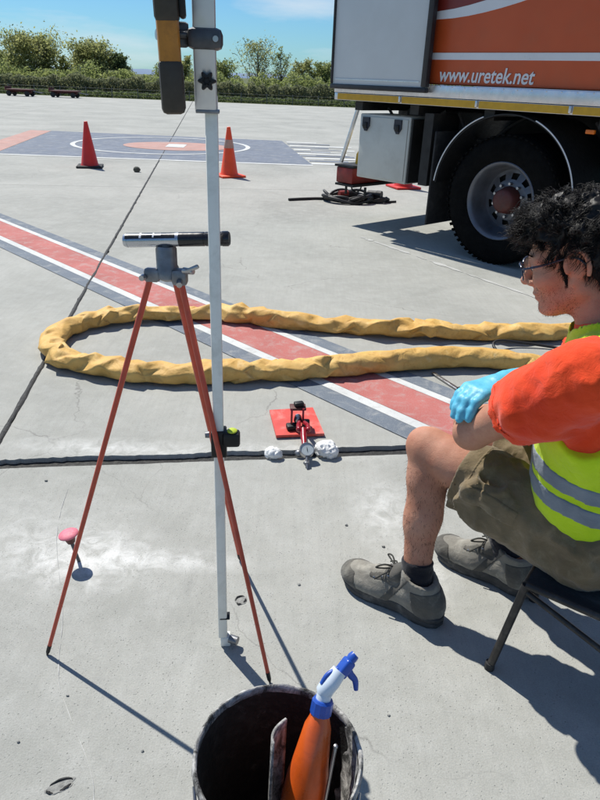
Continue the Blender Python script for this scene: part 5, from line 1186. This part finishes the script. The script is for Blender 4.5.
# ---- socks and shoes
def shoe(an, fd, ground_z=0.0, roll=0):
    lf = V3(-fd[1], fd[0], 0); base = V3(an[0], an[1], ground_z); SK = 1.08; q = lambda f, l, u: base + (fd * f + lf * l + UP * u) * SK; cq_ = lambda a, ra, b, rb: cap_(a, ra * SK, b, rb * SK); eq_ = lambda c, r, M=None: ell_(c, [x * SK for x in r], M); Mx = [fd, lf, UP]
    def upper(off=0, keep=None):
        V = Vox(base + V3(-.30, -.30, -.0), base + V3(.30, .30, .20), .0036)
        V.add(eq_(q(-.040, 0, .055), (.050, .040, .055), Mx), .02, off); V.add(cq_(q(-.02, 0, .060), .042, q(.075, 0, .052), .041), .03, off); V.add(eq_(q(.135, .004, .038), (.085, .048, .034), Mx), .03, off); V.add(eq_(q(.172, .0, .036), (.048, .041, .031), Mx), .02, off)
        V.add(cq_(q(-.006, 0, .080), .047, q(-.010, 0, .128), .050), .025, off); V.add(cq_(q(.060, 0, .098), .022, q(.120, 0, .066), .020), .03, off)
        V.wrinkle(.0018, 34, seed=21); V.plane((0, 0, ground_z + .028), (0, 0, -1)); V.plane(q(0, 0, .134), UP + fd * -.30)
        sl, X, Y, Z = V.all(); f = (X - base[0]) * fd[0] + (Y - base[1]) * fd[1]; f = f / SK; l = (X - base[0]) * lf[0] + (Y - base[1]) * lf[1]; l = l / SK; u = (Z - ground_z + 0 * X) / SK
        if keep is not None: V.D = np.maximum(V.D, keep(f, l, u).astype(np.float32))
        return V
    Vt = Vox(base + V3(-.2, -.2, 0), base + V3(.2, .2, .2), .0036); Vt.add(eq_(q(.052, 0, .112), (.014, .030, .042), [fd * .80 + UP * .6, lf, UP * .8 - fd * .6]), .01); Vt.add(cq_(q(.040, 0, .10), .030, q(.095, 0, .075), .024), .02); Vt.mesh('tongue', M_SHOE2, pn, ROOT)
    V = upper(); V.cut(cq_(q(-.004, 0, .100), .038, q(-.008, 0, .17), .043)); s_ = V.mesh('shoe', M_SHOE, pn, ROOT, smooth_it=1)
    upper(.0018, lambda f, l, u: np.maximum(.150 + .5 * (u - .03) - f, u - .066)).mesh('toe_cap', M_SHOE2, s_, ROOT)
    upper(.0018, lambda f, l, u: np.maximum(f + .018 - .25 * (u - .05), u - .105)).mesh('heel_panel', M_SHOE2, s_, ROOT)
    upper(.0016, lambda f, l, u: np.abs(f - .030 - .55 * (.10 - u)) - .012).mesh('side_strap', M_SHOE2, s_, ROOT)
    upper(.0020, lambda f, l, u: np.maximum(np.abs(np.abs(l) - .026) - .007, np.maximum(np.abs(f - .082) - .045, .075 - u))).mesh('eyelet_stay', M_SHOE2, s_, ROOT)
    # sole: outline with heel, waist, ball and toe
    out_ = []; prof_ = [(-.092, .0), (-.086, .022), (-.066, .036), (-.03, .041), (.02, .038), (.07, .041), (.115, .050), (.155, .050), (.19, .041), (.213, .024), (.222, .0)]
    prof_ = prof_ + [(f, -l * .92) for f, l in prof_[-2:0:-1]]; K = len(prof_); vs_ = []; fs = []
    for (sc, z, ro) in ((.97, .000, 0), (1.0, .006, 0), (1.0, .014, 0), (.975, .016, 0), (1.0, .019, 0), (1.0, .030, 0), (.95, .034, 0)):
        for (f, l) in prof_:
            tz = max(0, f - .13) ** 2 * 1.6 + (max(0, .006 - abs(f - .02) * .15) if z < .008 else 0); p = q(.065 + (f - .065) * sc, l * sc, z + tz) - ROOT; vs_.append(tuple(p))
    for i in range(6):
        for k in range(K): fs.append((i * K + k, i * K + (k + 1) % K, (i + 1) * K + (k + 1) % K, (i + 1) * K + k))
    fs += [tuple(range(K - 1, -1, -1)), tuple(6 * K + k for k in range(K))]; mk('sole', vs_, fs, M_SOLE, s_, smooth=50)
    mb = MB(ROOT)       # laces: crossings up the tongue and a loose bow
    for k in range(4):
        f = .060 + .020 * k; z = .111 - .0125 * k
        mb.tube([Vector(q(f, -.026, z - .008)), Vector(q(f + .006, 0, z + .002)), Vector(q(f + .014, .026, z - .012))], .0026, 6); mb.tube([Vector(q(f, .026, z - .008)), Vector(q(f + .006, 0, z + .004)), Vector(q(f + .014, -.026, z - .012))], .0026, 6)
    for s2 in (-1, 1):
        mb.tube(spline([q(.062, 0, .117), q(.085, s2 * .022, .130), q(.105, s2 * .034, .118), q(.085, s2 * .020, .116), q(.062, 0, .117)], 20), .0026, 6); mb.tube(spline([q(.062, 0, .117), q(.075, s2 * .030, .112), q(.10, s2 * .046, .088)], 10), .0024, 6)
    mb.build('laces', M_LACE, s_, 60)
    for k in range(3):
        for s2 in (-1, 1): mb = MB(ROOT); mb.lathe([(.004, -.002), (.0055, .0), (.004, .0022), (.002, .001)], q(.068 + .02 * k, s2 * .028, .106 - .013 * k), (0, 0, 1), 10); mb.build('eyelet', M_STEEL, s_)
def sock(an, kn):
    d = kn - an; d /= np.linalg.norm(d); V = Vox(an - .14, an + V3(.14, .14, .22), .0036); V.add(cap_(an - UP * .05, .043, an + d * .030, .0435), .02); V.add(cap_(an + d * .02, .0435, an + d * .12, .0490), .01)
    V.wrinkle(.0022, 60, (.35, .35, 1.6), seed=31); V.plane(an + d * .072, d, an + d * .10, .12); V.mesh('sock', M_SOCK, pn, ROOT, smooth_it=1)
fdL = V3(-.255, .178, 0); fdL /= np.linalg.norm(fdL); shoe(ankL, fdL); sock(ankL, kneeL)
fdR = V3(-.80, .60, 0); fdR /= np.linalg.norm(fdR); shoe(ankR, fdR); sock(ankR, kneeR)
# ---- blue glove on the right hand, lying over the left forearm
V = Vox((.27, 1.22, .58), (.62, 1.58, .86), .0026)
d_ = (knR - wrR) / np.linalg.norm(knR - wrR); pn_ = V3(.05, -.10, -1.0); pn_ -= d_ * (pn_ @ d_); pn_ /= np.linalg.norm(pn_); spd = np.cross(pn_, d_)
fingers(V, wrR, knR, spd, pn_, (.45, .75, .45), L=(.074, .082, .078, .062), r=.0098, extra=.0020)
V.add(cap_(wrR - d_ * .035, .0335, wrR + d_ * .02, .031), .012); V.wrinkle(.0010, 38, seed=41); V.wrinkle(.0005, 110, seed=42)
V.plane(wrR - d_ * .030, -d_, wrR - d_ * .06, .08); V.mesh('glove', M_GLOVE, pn, ROOT, smooth_it=1)
# ---- hair: a cap of mass plus many curls; sideburn
V = Vox(hc - .17, hc + .19, .0038)
V.add(ell_(hp(-.014, 0, .040), (.099, .079, .084), HMt), .01); V.add(ell_(hp(.036, 0, .088), (.050, .062, .026), HMt), .03); V.add(ell_(hp(.060, .0, .076), (.028, .048, .020), HMt), .02); V.add(ell_(hp(-.06, 0, -.005), (.055, .074, .07), HMt), .03)
V.wrinkle(.010, 26, ridge=True, seed=51); V.wrinkle(.004, 60, ridge=True, seed=52)
V.cut(ell_(hp(.110, 0, .010), (.055, .090, .056), HMt), .01); V.cut(cap_(hp(.050, -.12, -.035), .036, hp(.050, .12, -.035), .036), .006)
for s_ in (-1, 1): V.cut(ell_(hp(-.010, s_ * .090, -.012), (.026, .030, .036), HMt), .004)
V.plane(hp(0, 0, -.060), -HU); hair = V.mesh('hair', M_HAIR, pn, ROOT, smooth_it=0)
random.seed(5); mb = MB(ROOT); kept = 0
hco = np.empty(len(hair.data.vertices) * 3, np.float32); hair.data.vertices.foreach_get('co', hco); hco = hco.reshape(-1, 3) + ROOT
hno = np.empty(len(hair.data.vertices) * 3, np.float32); hair.data.vertices.foreach_get('normal', hno); hno = hno.reshape(-1, 3)
for vi in rng.integers(0, len(hco), 820):
    p0 = hco[vi].astype(float); r_ = p0 - hc; f, l, u = r_ @ HF, r_ @ HL, r_ @ HU
    n_ = np.array([f + .014, l, u - .030]); n_ = n_ / np.linalg.norm(n_); nn_ = HF * n_[0] + HL * n_[1] + HU * n_[2]
    if hno[vi] @ nn_ < .1: continue
    if f > .045 and u < .052: continue
    frontal = max(0, f / .09) * max(0, u / .10); low_ = u < .012
    dirn = nn_ * .40 + HF * (.35 + .6 * frontal) - HU * .12 + rng.normal(size=3) * .30; dirn /= np.linalg.norm(dirn)
    x, y, d = frame_from(dirn); rad = random.uniform(.005, .0105) * (.35 if low_ else 1); Ln = (random.uniform(.013, .028) + .010 * frontal) * (.4 if low_ else 1); turns = random.uniform(.35, 1.15); ph0 = random.uniform(0, 6.28)
    for st_ in range(15):       # strands of one lock share its curl
        o_ = Vector(rng.normal(size=3) * .0034); dl = random.uniform(.75, 1.12); dp = random.gauss(0, .30); pts = []
        for k in range(9):
            t = k / 8; a = ph0 + dp + turns * 2 * math.pi * t; pts.append(Vector(p0 - nn_ * .003) + o_ * (1 + .6 * t) + d * (Ln * dl * t) + (x * math.cos(a) + y * math.sin(a) - x * math.cos(ph0) - y * math.sin(ph0)) * rad * min(1, t * 1.8) - Vector((0, 0, .012 * t * t)))
        r0 = random.uniform(.00042, .0008); mb.tube(pts, [r0 * (1 - .7 * (k / 8) ** 2) for k in range(9)], 3, cap=False)
mb.build('curl_strands', M_HAIR, hair, 180)
mb = MB(ROOT)
for k in range(1500):       # stubble of the sideburn on both cheeks
    s_ = 1 if k % 2 else -1; t_ = random.random() ** .8; u = .036 - .088 * t_; f = .020 - .006 * t_ + random.gauss(0, .0045 * (1 - .35 * t_)); l = .0690 - .16 * max(0, -.01 - u) - .10 * max(0, f - .02)
    base_ = hp(f, s_ * l, u); e_ = base_ + HL * s_ * random.uniform(.0005, .0040) - HU * random.uniform(.004, .008) + HF * random.uniform(-.003, .003); mb.tube([base_, e_], [.0006, .0003], 3, cap=False)
mb.build('sideburn', M_HAIR, pn, 180, 'stuff')
mb = MB(ROOT)
for s_ in (-1, 1):
    for k in range(60):
        t = random.random(); b_ = hp(.094 - .016 * t * t, s_ * (.012 + .036 * t), .020 + .004 * math.sin(t * 3)); mb.tube([b_, b_ + HL * s_ * .007 + HU * random.uniform(.0, .005)], [.0012, .0004], 4, cap=False)
mb.build('eyebrow', M_HAIR, pn, 180)
M_EYE = mat('eye_white', (.75, .72, .70, 1), .2, .03, 10); M_IRIS = mat('dark_iris', (.03, .018, .010, 1), .15, .1, 10)
for s_ in (-1, 1):
    mb = MB(ROOT); mb.sphere(hp(.0765, s_ * .031, -.005), .0122, 16); ey = mb.build('eye', M_EYE, pn, 180); mb = MB(ROOT); mb.sphere(hp(.0855, s_ * .031, -.0075), .0050, 12); mb.build('iris', M_IRIS, ey, 180)
# ---- glasses
M_FRM = mat('dark_blue_frame', C(40, 52, 74), .3, .1, 20)
def lens_mat():
    b = NB('clear_lens'); b.p.inputs['Base Color'].default_value = (.92, .95, .96, 1); b.p.inputs['Roughness'].default_value = .03; b.p.inputs['Alpha'].default_value = .38; b.p.inputs['Specular IOR Level'].default_value = .8; return b.m
M_LENS2 = lens_mat(); fr = MB(ROOT); ln = MB(ROOT)
for s_ in (-1, 1):
    pts = []
    for k in range(28):
        a = 2 * math.pi * k / 28; ca, sa = math.cos(a), math.sin(a); sq = (abs(ca) ** 2.8 + abs(sa) ** 2.8) ** (-1 / 2.8); l = .034 + .026 * ca * sq; u = -.008 + .018 * sa * sq; pts.append(Vector(hp(.114 - .010 * (l / .06) ** 2 * 1.2, s_ * l, u)))
    fr.tube(pts, .0016, 6, closed=True); fr.tube([pts[k] for k in range(3, 12)], .0026, 6); ln.add(pts, [tuple(range(28))])
    fr.tube(spline([hp(.100, s_ * .060, .000), hp(.092, s_ * .070, .002), hp(.05, s_ * .076, .004), hp(-.002, s_ * .080, .010), hp(-.022, s_ * .080, -.002), hp(-.032, s_ * .078, -.02)], 24), .0025, 6)
fr.tube(spline([hp(.113, -.009, -.002), hp(.1165, 0, .003), hp(.113, .009, -.002)], 8), .0022, 6); g_ = fr.build('glasses', M_FRM, pn, 60); ln.build('lens', M_LENS2, g_, 60)

# ================================================================== FOLDING STOOL under the worker
M_STO = mat('dark_brown_steel_tube', (.035, .032, .030, 1), .5, .25, 20, .3, dirt=(.13, .12, .11, 1), dirt_amt=.4, dscale=30); M_CANV = cloth_mat('black_canvas', C(24, 24, 26), C(36, 36, 38))
so = thing('folding_stool', 'dark folding stool with canvas seat under the seated worker', 'stool', (.74, 1.30, 0))
SO = V3(.74, 1.30, 0); f0 = V3(.537, 1.259, 0)
c00 = V3(.572, 1.238, .312); c10 = c00 - Lt * .33; c01 = c00 - Fd * .34; c11 = c10 - Fd * .34; 
mb = MB(SO); mb.tube([f0, c00], .0105, 12); l1 = mb.build('leg', M_STO, so, 60); mb = MB(SO); mb.tube([f0, f0 + V3(.0, 0, .022)], [.0135, .0130], 12); mb.build('foot_cap', M_RUB, l1, 60)
for top_, bt in ((c10, c10 * V3(1, 1, 0) + Fd * .03), (c01, c01 * V3(1, 1, 0) - Fd * .03), (c11, c11 * V3(1, 1, 0) - Fd * .03)):
    mb = MB(SO); mb.tube([bt, top_], .0105, 12); l_ = mb.build('leg', M_STO, so, 60); mb = MB(SO); mb.tube([bt, bt + V3(0, 0, .022)], [.0135, .013], 12); mb.build('foot_cap', M_RUB, l_, 60)
for a_, b_ in ((c00, c10), (c01, c11), (c00, c01), (c10, c11)): mb = MB(SO); mb.tube([a_, b_], .010, 10); mb.build('seat_rail', M_STO, so, 60)
mb = MB(SO); mb.tube([c00 - UP * .02, c01 * .9 + .1 * c00 - UP * .13], .0075, 8); mb.build('brace', M_STO, so, 60); mb = MB(SO); mb.tube([c10 - UP * .02, c11 * .9 + .1 * c10 - UP * .13], .0075, 8); mb.build('brace', M_STO, so, 60)
vs_ = []; fs = []
for i in range(9):
    for k in range(9):
        u, v = i / 8, k / 8; p = c00 + (c10 - c00) * u + (c01 - c00) * v + UP * (.012 - .022 * math.sin(math.pi * u) * math.sin(math.pi * v)); vs_.append(tuple(p - SO))
for i in range(8):
    for k in range(8): fs.append((i * 9 + k, i * 9 + k + 1, (i + 1) * 9 + k + 1, (i + 1) * 9 + k))
ob = mk('seat', vs_, fs, M_CANV, so, smooth=60); md = ob.modifiers.new('thickness', 'SOLIDIFY'); md.thickness = .006
print('scene built', len(bpy.data.objects))
